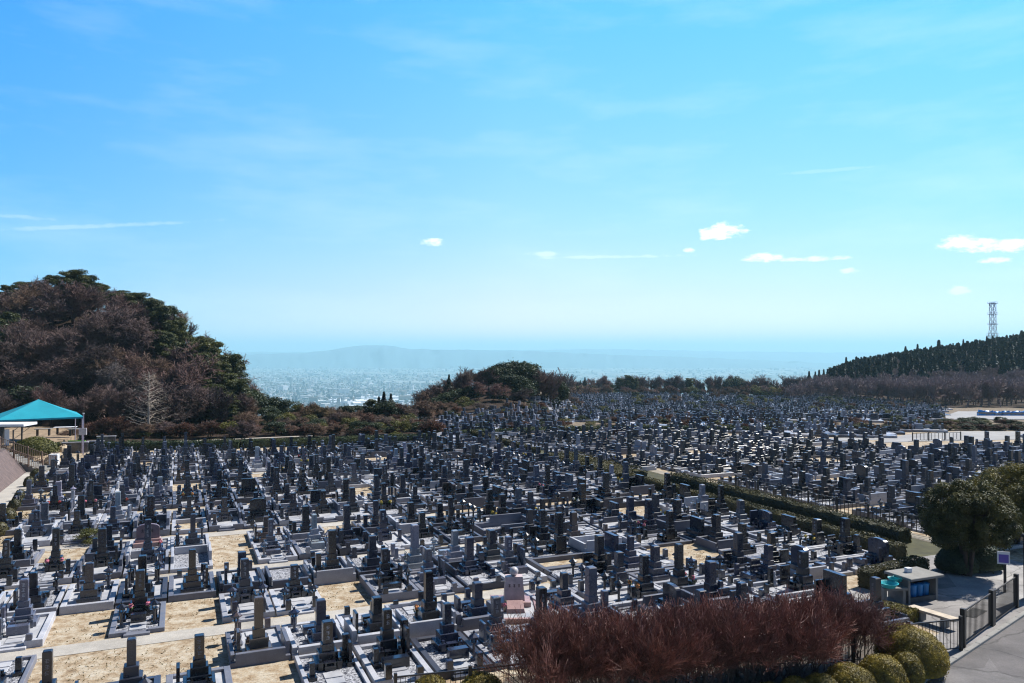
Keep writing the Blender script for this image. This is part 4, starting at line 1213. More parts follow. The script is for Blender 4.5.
# near terrace planting
near = [(88, 41, 536, 'lime'), (396, 90, 431, 'lime'), (620, 92, 452, 'redbush'), (628, 80, 458, 'redbush'), (606, 86, 452, 'redbush'), (100, 91, 418, 'redbush'), (110, 92, 416, 'redbush'), (121, 92, 420, 'redbush'), (92, 93, 422, 'redbush'), (134, 92, 428, 'barelow'), (66, 88, 430, 'barelow'), (75, 90, 428, 'redbush'),
        (144, 91, 433, 'lime'), (165, 92, 433, 'lime')]
batch([(u, d, tp, k, BROWN) for (u, d, tp, k) in near], 'by the near graves', 'by the near terrace')

# right hill: bare woodland below, dark conifer plantation above
def ridge_top(u): return interp(u, [(785, 385), (800, 379), (830, 367), (860, 357), (900, 351), (930, 346), (955, 343), (985, 338), (1010, 335), (1024, 331), (1100, 326)])
def mass(name, label, cat, key_list, pts, mats):
    mb = MB()
    for (u, d, tp, w) in pts:
        k = key_list[rt.randrange(len(key_list))]
        x, y = gd(u, d); z = h1(x, y)
        hh = max(hz(tp, d)-z, 4.0) if tp else None
        src, h0 = k
        s = (hh/h0) if hh else 1.0
        ww = w if hh is None else min(s, 1.5)*w
        a = rt.uniform(0, 6.28); c, s_ = cos(a), sin(a)
        for part in src:
            V = np.vstack(part.V)
            V = np.c_[(V[:, 0]*c-V[:, 1]*s_)*ww+x, (V[:, 0]*s_+V[:, 1]*c)*ww+y, V[:, 2]*s+z-.1]
            mb.add(V, [f.copy() for f in part.F])
    o = mb.obj(name, mats); return tag(o, label, cat, None, 'stuff')
cl = [(cedar_design(700+i, 11, 2.1, 420, .85), 11) for i in range(4)]
pts = []
for i in range(950):
    d = 300+150*rt.random()**.8
    u = 805 + 265*rt.random()
    x, y = gd(u, d); z = h1(x, y)
    tp = HY + F*(HC-(z+rt.uniform(9, 13)))/d
    lower = interp(u, [(800, 372), (840, 372), (870, 378), (900, 388), (960, 392), (1000, 384), (1070, 372)])
    rt_ = ridge_top(u)
    if tp < rt_+1: tp = rt_ + rt.uniform(0, 5)
    if tp > lower - 3: continue
    pts.append((u, d, tp, rt.uniform(1.1, 1.7)))
mass('conifer_forest', 'dark conifer plantation covering the right hill below the lattice tower', 'forest', cl, pts, M['cedar'])
bl = [(bare_design(800+i, 7.0, (3, 3, 3), ang=.6, up=.12, minr=.05, n=3), 7.0) for i in range(4)]
pts = []
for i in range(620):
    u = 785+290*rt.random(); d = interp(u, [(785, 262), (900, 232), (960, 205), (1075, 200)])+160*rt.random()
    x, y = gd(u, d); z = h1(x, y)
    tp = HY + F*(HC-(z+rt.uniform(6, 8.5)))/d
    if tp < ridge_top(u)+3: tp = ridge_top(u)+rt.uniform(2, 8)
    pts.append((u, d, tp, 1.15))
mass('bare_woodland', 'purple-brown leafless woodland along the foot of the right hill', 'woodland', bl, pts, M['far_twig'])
# conifers on the skyline, each one a tree
sk = [(u0 + rt.uniform(-1.5, 1.5)) for u0 in np.arange(800, 1036, 5.2)]
for i, u in enumerate(sk):
    d = 436+rt.uniform(-8, 8); u = float(u)+rt.uniform(-2, 2)
    tree('conifer_tree', ('cedar', rt.randrange(3)), u, d, ridge_top(u)+rt.choice([-4.5, -2, -1, 0, 1, 2.5, 3])+rt.uniform(-.8, .8), f'dark conifer on the right hill skyline, {nth(i+1)} from its left end', 'tree', 'conifers on the right skyline', rt.uniform(1.2, 1.9))

# ------------------------------------------------------------------ lattice tower
def tower():
    d = 500; x, y = gd(993, d); zb = h1(x, y); zt = hz(302, d); h = zt-zb
    t = thing('lattice_tower', 'tall pale steel lattice tower rising above the right hill forest', 'tower', (x, y, zb-.5), .5)
    m = MB(); n = 9
    W = lambda f: 3.6*(1-f)+1.5*f if f < .55 else 2.4 + (f-.55)*0
    hw = lambda f: max(1.35, 2.9-2.6*f)
    cs = [(-1, -1), (1, -1), (1, 1), (-1, 1)]
    zs = np.linspace(0, 1, n+1)
    for a in range(n):
        f0, f1_ = zs[a], zs[a+1]
        for k in range(4):
            c0, c1 = cs[k], cs[(k+1) % 4]
            p = lambda c, f: (c[0]*hw(f), c[1]*hw(f), f*h)
            m.bar(p(c0, f0), p(c0, f1_), .13); m.bar(p(c0, f0), p(c1, f1_), .08); m.bar(p(c1, f0), p(c0, f1_), .08); m.bar(p(c0, f1_), p(c1, f1_), .09)
    m.obj('lattice', M['pylon'], t)
    for f in (.44, .62, .80, .985):
        q = MB(); q.box(0, 0, f*h, 2*hw(f)+1.4, 2*hw(f)+1.4, .22)
        for k in range(4):
            c0, c1 = cs[k], cs[(k+1) % 4]; e = hw(f)+.7
            q.bar((c0[0]*e, c0[1]*e, f*h+1.1), (c1[0]*e, c1[1]*e, f*h+1.1), .07); q.bar((c0[0]*e, c0[1]*e, f*h), (c0[0]*e, c0[1]*e, f*h+1.1), .06)
        q.obj('platform', M['pylon'], t)
    for a in range(3):
        q = MB(); q.cyl(cos(a*2.1)*1.6, sin(a*2.1)*1.6, h*.985-1.6, .35, .35, 1.4, 8); q.obj('antenna', M['white'], t)
tower()

# ------------------------------------------------------------------ roads, forecourt, far car park
def sheet_img(name, pts, z, mat):
    return sheet(name, [gp(u, v, z) for u, v in pts][::-1], z, mat)
sheet_img('road', [(870, 443), (905, 434.5), (960, 431), (1080, 431), (1080, 438), (905, 441.5)], .03, M['paleroad'])
sheet_img('road_branch', [(740, 441), (800, 438.5), (905, 436), (905, 439), (800, 441.5), (745, 444)], .022, M['paleroad'])
def gpt(u, v, dz=.1):
    d = dist_at(u, v, 100); x, y = gd(u, d); return (x, y, h1(x, y)+dz)
m_ = MB(); U = np.linspace(0, 1, 25); V = []
for f in U: V += [gpt(945+145*f, 420), gpt(945+145*f, 415.8), gpt(958+132*f, 411.6)]
m_.add(V, [(3*i+j, 3*i+3+j, 3*i+4+j, 3*i+1+j) for i in range(24) for j in (0, 1)]); structure(m_.obj('car_park', M['paleroad']))
K0 = (13.55, 24.7); K1 = (19.6, 29.9)
kd = ((K1[0]-K0[0]), (K1[1]-K0[1])); kl = hypot(*kd); kd = (kd[0]/kl, kd[1]/kl); kn = (kd[1], -kd[0])
def kp(s, n): return (K0[0]+kd[0]*s+kn[0]*n, K0[1]+kd[1]*s+kn[1]*n)
sheet('asphalt_road', [kp(-12, .08), kp(-12, 9), kp(26, 9), kp(26, .08)], .02, M['asphalt'])
m_ = MB()
m_.add([(*kp(-12, 3.0), .026), (*kp(-12, 3.08), .026), (*kp(26, 3.08), .026), (*kp(26, 3.0), .026)], [(0, 1, 2, 3)]); structure(m_.obj('road_joint', simple('tar_joint', (.03, .03, .03), .8)))
m_ = MB()
for i in range(38):
    p = kp(-12+i*1.0+.5, 0.0); m_.box(p[0], p[1], -.02, .994, .16, .13, .015, rot=atan2(kd[1], kd[0]))
structure(m_.obj('kerb', M['concrete']))
sheet('verge', [kp(-1.5, -.08), kp(26, -.08), kp(26, -1.3), kp(-1.5, -1.3)], .03, M['pavement'])
a_, b_ = 22, 30
FC = [ab(18.6, 24.9), ab(19.1, 29.2), ab(19.4, 32.4), ab(24, 36.8), ab(29, 36.8), ab(28, 34.2), ab(27.2, 31.2), ab(25.0, 31.0), ab(24.6, 24.9)]
sheet('forecourt', FC[::-1], .015, M['pavement'])

# ------------------------------------------------------------------ hedges
def hedge(a0, a1, b0, b1, h, label, n=None, leaf=.10, mat='hedge', name='hedge', dens=150):
    cx, cy = ab((a0+a1)/2, (b0+b1)/2)
    t = thing(name, label, 'hedge', (cx, cy, 0), TH)
    L, W = a1-a0, b1-b0
    core = MB(); nx = max(2, int(L/.6))
    ys = np.linspace(-L/2, L/2, nx+1)
    V = []; q = []
    prof = [(-.5, 0), (-.52, .55), (-.40, .93), (0, 1.0), (.40, .93), (.52, .55), (.5, 0)]
    for y in ys:
        k = 1+.08*(vnoise(np.array(y*.9), np.array(a0))-.5)
        for (px_, pz) in prof: V.append((px_*(W-.12), y, pz*(h-.06)*k + (0 if pz == 0 else R.uniform(-.06, .06))))
    m = len(prof)
    for i in range(nx):
        for j in range(m-1): q.append((i*m+j, i*m+j+1, (i+1)*m+j+1, (i+1)*m+j))
    q += [tuple(range(m)), tuple(range(nx*m+m-1, nx*m-1, -1))]
    core.add(V, q)
    n = n or int(dens*L*(W+2*h))
    s = rs.rand(n)*(W+2*h); y = (rs.rand(n)-.5)*L
    X = np.where(s < h, -W/2, np.where(s < h+W, s-h-W/2, W/2)); Z = np.where(s < h, s, np.where(s < h+W, h, W+2*h-s))
    N = np.c_[np.where(s < h, -1, np.where(s < h+W, 0, 1)), 0*y, np.where((s >= h) & (s < h+W), 1.0, 0)] + rs.normal(size=(n, 3))*.6
    ne = int(dens*W*h*1.2); X = np.r_[X, (rs.rand(2*ne)-.5)*W]; Z = np.r_[Z, rs.rand(2*ne)*h]; y = np.r_[y, np.full(ne, -L/2), np.full(ne, L/2)]
    N = np.vstack([N, np.c_[np.zeros(2*ne), np.r_[-np.ones(ne), np.ones(ne)], np.zeros(2*ne)] + rs.normal(size=(2*ne, 3))*.6]); n += 2*ne
    lump = (vnoise(y*1.3, X*1.3, 4)-.5)*.26
    P = np.c_[X*(1-.04*rs.rand(n)), y, np.maximum(Z+lump*(Z > h*.7), .03)]
    core.cards(P, N, leaf, .7)
    core.obj('foliage', M[mat], t)
hedge(27.5, 41, 31.8, 32.6, .7, 'clipped green hedge beside the pale path, nearest part of the first line')
hedge(41.5, 53, 31.9, 32.5, .6, 'narrow low hedge continuing the first line past the nearest part')
hedge(53.5, 66, 31.6, 34.6, .55, 'broad low green hedge patch in the middle of the hedge lines', dens=90, leaf=.13)
hedge(29.5, 50, 34.3, 35.3, .8, 'second parallel green hedge next to the railed path')
hedge(70, 96, 32.2, 32.9, .5, 'far narrow green hedge running away between the grave fields', dens=80, leaf=.16)
# clipped bushes
def bush(x, y, rx, ry, h, label, name='clipped_bush', mat='azalea', leaf=.055, dens=1500, group=None, z0=0.0, rz=0.0):
    t = thing(name, label, 'bush', (x, y, z0), rz, group)
    m = MB(); nu, nv = 26, 12
    seed = R.random()*50
    V = []
    def rad(th, ph):
        D = np.array([cos(th)*cos(ph), sin(th)*cos(ph), sin(ph)])
        k = 1+.14*(float(vnoise(np.array(D[0]*2.2+seed), np.array(D[1]*2.2+D[2]*1.7+seed)))-.5)
        return D*k
    for j in range(nv+1):
        ph = -.25 + (pi/2+.25)*j/nv
        for i in range(nu):
            D = rad(2*pi*i/nu, ph); V.append((D[0]*rx*.95, D[1]*ry*.95, max(0.0, h*.28+D[2]*h*.72*.95)))
    q = [(j*nu+i, j*nu+(i+1) % nu, (j+1)*nu+(i+1) % nu, (j+1)*nu+i) for j in range(nv) for i in range(nu)]
    m.add(V, q)
    n = int(dens*(rx*ry*3+(rx+ry)*h*2.5)*.5)
    D = rs.normal(size=(n, 3)); D[:, 2] = np.abs(D[:, 2])-.25*rs.rand(n); D /= np.linalg.norm(D, axis=1, keepdims=True)
    k = 1+.14*(vnoise(D[:, 0]*2.2+seed, D[:, 1]*2.2+D[:, 2]*1.7+seed)-.5)
    P = D*k[:, None]*np.array([rx, ry, h*.72])*(.95+.07*rs.rand(n)**2)[:, None] + np.array([0, 0, h*.28])
    P[:, 2] = np.maximum(P[:, 2], .02)
    m.cards(P, D+rs.normal(size=(n, 3))*.55, leaf, .55)
    m.obj('foliage', M[mat], t)
# front row, below the red shrubs: (u, v of the foot centre, half width in px, height)
for i, (u, v, wpx, h, lab) in enumerate([
        (908, 668, 33, 1.35, 'largest round clipped golden-green bush, beside the gate fence'),
        (905, 682, 17, .95, 'small clipped bush tucked in front of the largest bush'),
        (880, 690, 24, 1.05, 'round clipped golden-green bush, second before the largest bush'),
        (848, 697, 26, 1.0, 'round clipped golden-green bush, third before the largest bush'),
        (820, 702, 20, .85, 'round clipped golden-green bush, fourth before the largest bush'),
        (795, 704, 18, .8, 'round clipped golden-green bush, fifth before the largest bush'),
        (768, 707, 18, .75, 'round clipped golden-green bush, sixth before the largest bush'),
        (480, 706, 26, .95, 'clipped golden bush at the bottom edge, right one of the pair'),
        (430, 706, 24, .85, 'clipped golden bush at the bottom edge, left one of the pair')]):
    x, y = gp(u, v); r = wpx/F*y
    bush(x, y, r*1.0, r*(1.2 if i == 0 else .95), h, lab, group='clipped golden bushes in front', leaf=.042, dens=3600)
for i, (u, v, r) in enumerate([(1, 535, .42), (9, 520, .50), (16, 510, .40), (19, 505, .36), (21, 500, .34), (30, 486, .38), (38, 478, .50), (-8, 545, .45)]):
    x, y = gp(u, v); bush(x, y, r, r, .75, f'small round dark bush edging the left path, {nth(i+1) if i < 7 else "nearest"} along it', 'path_bush', 'hedge', .10, 420, 'round bushes edging the left path')

# the two round-crowned evergreens on the right
def round_tree(u, d, top, w, label, seed):
    x, y = gd(u, d); h = hz(top, d)
    q = np.random.RandomState(seed)
    t = thing('round_evergreen_tree', label, 'tree', (x, y, 0), 0, 'round evergreens by the gate')
    tm = MB(); cz = h-w*.80 - .05
    segs = []
    for k in range(5):
        a = k*1.26; b0 = np.array([cos(a)*.10, sin(a)*.10, -.05]); b1 = np.array([cos(a)*.32, sin(a)*.32, cz*.75]); b2 = np.array([cos(a)*w*.5, sin(a)*w*.5, cz+.3])
        segs += [(b0, b1, .10, .075), (b1, b2, .075, .03)]
        for s in range(4):
            e = b2+q.normal(size=3)*w*.3; segs.append((b1+(b2-b1)*q.rand(), e, .035, .012))
    a = np.array([np.r_[s[0], s[1], s[2], s[3]] for s in segs]); tm.segs(a[:, :3], a[:, 3:6], a[:, 6], a[:, 7], 7)
    tm.obj('trunk', M['bark'], t)
    cm = MB(); C = []; rad = []
    for k in range(170):
        D = q.normal(size=3); D /= np.linalg.norm(D)
        if D[2] < -.8: D[2] = -.5
        rr = (.88 if k < 125 else .5)*(.92+.16*q.rand())
        C.append(np.array([0, 0, cz]) + D*np.array([w, w, w*.86])*rr); rad.append(w*.165*(.75+.5*q.rand()))
    for c, r in zip(C, rad):
        n = 480
        D = q.normal(size=(n, 3)); D /= np.linalg.norm(D, axis=1, keepdims=True)
        P = c + D*r*(.6+.5*q.rand(n))[:, None]
        cm.cards(P, D+np.array([0, 0, .5])+q.normal(size=(n, 3))*.5, .085, .6)
    cm.obj('crown', M['round'] if seed == 5 else leafmat('yellowish_round_crown_leaves', (.05, .055, .012), (.17, .145, .03), .8), t)  # the tree at the edge has yellower green leaves
round_tree(966, 35.0, 481, 1.92, 'round dark evergreen tree standing whole between hedge and gate', 5)
round_tree(1014, 40.5, 467, 2.35, 'round evergreen cut by the right picture edge, behind the whole one', 6)

bush(*gd(955, 35.6), .95, .8, 1.2, 'dark rounded bush under the left side of the round tree', 'dark_bush', 'evergreen', .09, 700)
bush(*gd(981, 35.9), .95, .8, 1.3, 'dark rounded bush under the right side of the round tree', 'dark_bush', 'evergreen', .09, 700)

PB = [gp(500, 760), gp(505, 676), gp(905, 632), gp(948, 655), gp(952, 690), gp(960, 760)]
sheet('planting_bed', PB, .012, pavemat('planting_bed_soil', (.035, .026, .018), (.10, .075, .05), 1.2))

# dense red-budded shrubs along the near fence
rsh = []
for i in range(4):
    a, b = bare_design(900+i, 2.75, (3, 4, 3), ang=.50, up=.08, wig=.13, minr=.0048, stems=11, trunkfrac=.72, r0=.020, base=.38)
    V = np.vstack(b.V); q = np.random.RandomState(i)
    P = V[q.randint(0, len(V), 2600)]; P = P[P[:, 2] > 1.5]; P = P + q.normal(size=P.shape)*.035
    b2 = MB(); b2.V = list(b.V); b2.F = list(b.F); b2.n = b.n
    b2.cards(P, q.normal(size=P.shape), .040, .5)
    keepf = []
    allV = np.vstack(b2.V); nb = []
    for f in b2.F:
        k_ = allV[f].mean(1)[:, 2] > 1.05 + .35*np.random.RandomState(i).rand(len(f)); nb.append(f[k_])
    b2.F = nb
    rsh.append((a.mesh('trunk', simple('grey_brown_stems', (.10, .07, .06), .9) if i == 0 else rsh[0][0].materials[0]), b2.mesh('crown', M['redtwig'])))
n = 0
for row, (off, cnt, u0, u1) in enumerate([(-.1, 14, 540, 880), (1.0, 12, 534, 806)]):
    for i in range(cnt):
        f = (i+.5*(row % 2)+.2)/cnt
        bq = -1.0 + 16.4*f        # along the rows direction
        u = u0 + (u1-u0)*f
        # stand just this side of the near fence
        aa = None
        fx = (u-512)/F
        # fence line: from (-2.2,21.8) to (15.0,26.2); pull towards the eye by off
        dfe = (21.8 - 2.2*(-.2558)*0 + .2558*2.2)/(1 - .2558*fx)
        d = dfe - off - .2
        x, y = fx*d, d
        top = interp(u, [(510, 628), (530, 600), (560, 592), (620, 596), (700, 590), (760, 584), (820, 578), (860, 584), (895, 604)]) + rt.uniform(-3, 5) + (4 if row else 0)
        hh = hz(top, d)
        t = thing('red_shrub', f'reddish-brown leafless shrub of dense upright twigs, {nth(i+1)} from left in {"back" if row == 0 else "front"} row', 'shrub', (x, y, -.03), rt.uniform(0, 6.28), 'red-budded shrubs along the near fence')
        s = hh/2.75; t.scale = (rt.uniform(.95, 1.25), rt.uniform(.95, 1.25), s)
        a, b = rsh[rt.randrange(4)]
        link('trunk', a, t); link('crown', b, t)

# ------------------------------------------------------------------ fences, railings
def railing(p0, p1, h, label, cat='fence', name='metal_fence', mat='dark_metal', sp=.12, post=2.0, balr=.011, endposts=True, z0=0, z1=0, postr=.045, group=None):
    L = hypot(p1[0]-p0[0], p1[1]-p0[1]); ang_ = atan2(p1[1]-p0[1], p1[0]-p0[0])
    t = thing(name, label, cat, (p0[0], p0[1], 0), ang_, group)
    zz = lambda s: z0+(z1-z0)*s/L
    np_ = max(1, int(round(L/post)))
    for i in range(np_+1):
        s = L*i/np_; q = MB(); q.box(s, 0, zz(s)-.02, postr*2, postr*2, h+.10, .01); q.obj('post', M[mat], t)
    q = MB()
    q.bar((0, 0, z0+h-.03), (L, 0, z1+h-.03), .028); q.obj('top_rail', M[mat], t)
    q = MB(); q.bar((0, 0, z0+.12), (L, 0, z1+.12), .022); q.obj('bottom_rail', M[mat], t)
    q = MB(); n = int(L/sp); S_ = np.linspace(sp, L-sp, n)
    Zs = np.array([zz(s) for s in S_])
    q.segs(np.c_[S_, 0*S_, Zs+.12], np.c_[S_, 0*S_, Zs+h-.03], np.full(n, balr), np.full(n, balr), 4)
    q.obj('baluster_panel', M[mat], t)
railing((-3.2, 21.55), (15.0, 26.2), 1.1, 'long dark metal railing behind the red shrubs up to the gate', sp=.14, balr=.010)
g0, g1 = (15.25, 26.5), (19.7, 30.6)
gm = ((g0[0]+g1[0])/2, (g0[1]+g1[1])/2)
railing(g0, gm, 1.25, 'near leaf of the dark metal gate beside the asphalt road', 'gate', 'metal_gate', post=2.9, sp=.13, postr=.075, balr=.012)
railing((gm[0]+.1, gm[1]+.09), g1, 1.25, 'far leaf of the dark metal gate beside the asphalt road', 'gate', 'metal_gate', post=2.9, sp=.13, postr=.075, balr=.012)
railing(ab(27, 37.3), ab(46, 37.3), 1.0, 'dark railing along the pale path behind the two hedges', sp=.30, balr=.022, post=2.4)
# dark post at the picture's right edge
t = thing('gatepost', 'thick dark post at the right picture edge behind the gate', 'post', (20.9, 31.6, 0), 0)
q = MB(); q.box(0, 0, 0, .32, .32, 2.5, .02); q.obj('shaft', M['dark_metal'], t); q = MB(); q.box(0, 0, 2.5, .42, .42, .12, .03); q.obj('cap', M['dark_metal'], t)
# notice on a post under the round tree
x, y = gd(1003, 32.6)
t = thing('notice_post', 'dark post carrying a small violet and white notice under the round tree', 'sign', (x, y, 0), -.35)
q = MB(); q.box(0, 0, 0, .09, .09, 1.62, .01); q.obj('post', M['dark_metal'], t)
q = MB(); q.box(-.06, -.07, 1.18, .46, .03, .52, .005); so_ = q.obj('board', M['white'], t)
q = MB(); q.box(-.06, -.092, 1.24, .36, .008, .34); q.obj('notice', M['purple'], so_)

# ------------------------------------------------------------------ bin store
bx, by = gd(911, 31.8)
bt = thing('bin_store', 'open-fronted grey shed with flat pale roof sheltering blue bins', 'shed', (bx, by, 0), radians(22))
W, D, Hh = 1.6, 1.0, .95
q = MB(); q.box(-W/2+.05, 0, 0, .1, D, Hh, .01); q.obj('side_wall', M['concrete'], bt)
q = MB(); q.box(W/2-.05, 0, 0, .1, D, Hh, .01); q.obj('side_wall', M['concrete'], bt)
q = MB(); q.box(0, D/2-.04, 0, W-.2, .08, Hh, 0); q.obj('back_wall', simple('dark_back_wall', (.09, .09, .09), .8), bt)
q = MB(); q.box(.02, -.05, Hh+.002, W+.22, D+.3, .10, .02); q.obj('roof', M['concrete'], bt)
q = MB(); q.box(0, -D/2+.05, .0, W-.2, .1, .22, .01); q.obj('front_sill', simple('dark_sill', (.07, .07, .07), .8), bt)
def rot_pt(o, x, y):
    a = o.rotation_euler[2]; return (o.location.x+x*cos(a)-y*sin(a), o.location.y+x*sin(a)+y*cos(a))
for i in range(4):
    p = rot_pt(bt, -.52+i*.345, -.15)
    t = thing('blue_bin', f'blue plastic bin in the open shed, {nth(i+1)} from its left end', 'bin', (p[0], p[1], .0), .1, 'blue bins in the shed')
    q = MB(); q.lathe(0, 0, [(.12, .0), (.125, .02), (.15, .56), (.16, .56), (.16, .60), (.14, .60), (.11, .1)], 16); q.obj('body', M['blue_plastic'], t, smooth=False)
    q = MB(); q.lathe(0, 0, [(.001, .66), (.09, .655), (.14, .63), (.167, .608), (.167, .59)], 16); q.obj('lid', M['blue_plastic'], t)
p = rot_pt(bt, .0, .0)
t = thing('white_box', 'small white box lying on the shed roof', 'box', (p[0]-.15, p[1]+.05, Hh+.103), .2); q = MB(); q.box(0, 0, 0, .22, .18, .15, .015); q.obj('body', M['white'], t); q = MB(); q.box(0, 0, .152, .24, .2, .025, .01); q.obj('lid', M['white'], t)
# turquoise basins stacked left of the shed
for i, (u, v, z, r) in enumerate([(887, 586, .72, .34), (892, 581, .80, .20), (897, 580, .82, .18)]):
    x, y = gp(u, v, z)
    t = thing('basin', ['large turquoise basin on the stand left of the shed', 'small turquoise bowl nearest the large basin', 'small turquoise bowl against the shed'][i], 'basin', (x, y, z), 0)
    q = MB(); q.lathe(0, 0, [(.001, .02), (r*.7, .0), (r, .14), (r*1.06, .14), (r*1.06, .16), (r*.95, .15), (r*.68, .04), (.001, .05)], 20); q.obj('body', M['cyan_plastic'], t)
    q = MB(); q.lathe(0, 0, [(r*1.02, .15), (r*1.10, .155), (r*1.10, .175), (r*1.02, .17)], 20); q.obj('rim', M['cyan_plastic'], t)
x, y = gp(889, 585, .7)
t = thing('wash_stand', 'grey stone washing stand carrying turquoise basins beside the shed', 'stand', (x+.05, y+.08, 0), .05)
q = MB(); q.box(0, 0, .60, 1.0, .75, .095, .01); q.obj('top', M['concrete'], t)
for sx in (-1, 1):
    q = MB(); q.box(sx*.38, 0, 0, .12, .6, .60, .01); q.obj('leg', M['concrete'], t)
# hedge across behind the shed
def hedge_xy(p0, p1, W, h, label, **k):
    L = hypot(p1[0]-p0[0], p1[1]-p0[1]); c = ((p0[0]+p1[0])/2, (p0[1]+p1[1])/2)
    before = set(COL.objects)
    hedge(-L/2, L/2, -W/2, W/2, h, label, **k)
    for o in set(COL.objects)-before:
        if o.parent is None: o.location = (c[0], c[1], 0); o.rotation_euler = (0, 0, atan2(p1[1]-p0[1], p1[0]-p0[0])-pi/2)
hedge_xy(gp(864, 588), gp(920, 575), .75, .8, 'clipped hedge block standing behind the bin shed', mat='hedge', dens=700, leaf=.07)
hedge_xy(gp(880, 613), gp(912, 622), .7, .45, 'low clipped hedge in front of the bin shed', mat='azalea', dens=900, leaf=.06)
hedge_xy(gp(-20, 452), gp(240, 448), 1.4, .85, 'dark hedge closing the far left edge of the grave field', dens=60, leaf=.16, mat='evergreen')
hedge_xy(gp(242, 447.5), gp(430, 441), 1.4, .8, 'dark hedge closing the far edge before the dip', dens=60, leaf=.16, mat='evergreen')
hedge_xy(gp(436, 436), gp(600, 430), .9, .6, 'dark hedge line between the near terrace and the far graves', dens=50, leaf=.18, mat='evergreen')
hedge_xy(gp(603, 430), gp(770, 432), .9, .6, 'dark hedge line right of centre at the near terrace edge', dens=50, leaf=.18, mat='evergreen')
# bench-like pale slab by the fence
p0 = gp(915, 607, .4); p1 = gp(948, 617, .4)
L_ = hypot(p1[0]-p0[0], p1[1]-p0[1])
t = thing('stone_bench', 'long pale stone bench between the bin shed and the railing', 'bench', ((p0[0]+p1[0])/2, (p0[1]+p1[1])/2, 0), atan2(p1[1]-p0[1], p1[0]-p0[0]))
q = MB(); q.box(0, 0, .36, L_+.5, .42, .08, .01); q.obj('seat', simple('warm_stone', (.50, .42, .32), .7), t)
for s in (-1, 1):
    q = MB(); q.box(s*L_*.35, 0, 0, .14, .34, .36, .01); q.obj('leg', M['concrete'], t)
# drain grating in the forecourt
x, y = gp(972, 612, .02); t = thing('drain_grating', 'dark drain grating set in the forecourt behind the gate', 'grating', (x, y, .02), .7)
q = MB(); q.box(0, 0, 0, 1.3, .5, .02); q.obj('frame', M['dark_metal'], t)
q = MB()
for i in range(12): q.box(-.55+i*.1, 0, .021, .03, .42, .012)
q.obj('bars', M['concrete'], t)

# ------------------------------------------------------------------ left corner: steps, embankment, tent, shelter
# raised bank behind the side path
em = MB()
P = [(ab(36, -11.7), 0), (ab(76.5, -11.7), 0), (ab(76.5, -13.3), 1.9), (ab(36, -13.3), 1.9)]
em.add([(p[0][0], p[0][1], p[1]) for p in P] + [(*ab(76.5, -40), 1.9), (*ab(36, -40), 1.9), (*ab(76.5, -11.7), -.2), (*ab(76.5, -40), -.2)], [(0, 1, 2, 3), (3, 2, 4, 5), (1, 6, 7, 4, 2)])
eo = em.obj('embankment', M['embank']); structure(eo)
m_ = MB(); V = [(*ab(36, -12.0), .31), (*ab(76, -12.0), .31), (*ab(76, -12.25), .55), (*ab(36, -12.25), .55)]; m_.add(V, [(0, 1, 2, 3)]); 
V = [(p[0]+.01, p[1]-.01, p[2]+.02) for p in V]; m_ = MB(); m_.add(V, [(0, 1, 2, 3)]); structure(m_.obj('gutter_strip', M['concrete']))
# terrace top where tent stands
te = MB(); TZ = 1.6
tp_ = [gd(-140, 70), gd(8, 70), gd(34, 72), gd(66, 84), gd(96, 96), gd(-200, 100)]
te.add([(p[0], p[1], TZ if i in (0, 1) else (TZ if i in (2, 5) else .6)) for i, p in enumerate(tp_)] + [(p[0], p[1], -.2) for p in tp_],
       [(0, 1, 2, 3, 4, 5)] + [(i, i+6, (i+1) % 6+6, (i+1) % 6) for i in range(6)])
structure(te.obj('upper_terrace', simple('terrace_earth', (.27, .20, .13), .95, scale=1.2, var=.45)))
# steps
st = thing('stone_steps', 'pale stone steps descending beside the tent to the left path', 'steps', (*gd(49, 66), 0), pi)
q = MB(); n = 11
for i in range(n): q.box(.2+i*.42, 0, .0, .44, 1.6, .16*(i+1), .015)
q.obj('treads', M['concrete'], st)
q = MB(); q.box(2.5, -.95, -.0, 4.9, .22, .3); q.box(.2+11*.42+1.2, 0, 0, 2.6, 1.7, 1.77); q.obj('landing', M['concrete'], st)
railing(rot_pt(st, -.1, .92), rot_pt(st, 4.7, .92), .95, 'brown railing on the camera side of the stone steps', name='stair_railing', cat='railing', mat='brown_rail', sp=.16, post=1.2, z0=.05, z1=1.75, balr=.018)
railing(rot_pt(st, -.1, -.95), rot_pt(st, 4.7, -.95), .95, 'brown railing on the far side of the stone steps', name='stair_railing', cat='railing', mat='brown_rail', sp=.16, post=1.2, z0=.05, z1=1.75, balr=.018)
railing(gd(14, 73), gd(38, 76), .95, 'dark sloping handrail rising behind the green bush', name='handrail', cat='railing', mat='dark_metal', sp=1.2, post=2.4, z0=1.7, z1=3.1, balr=.018)
bush(*gd(36, 71), 2.0, 1.5, 1.75, 'broad yellow-green bush behind the stone steps under the tent', 'broad_bush', 'yellowgreen', .17, 260, z0=.55)
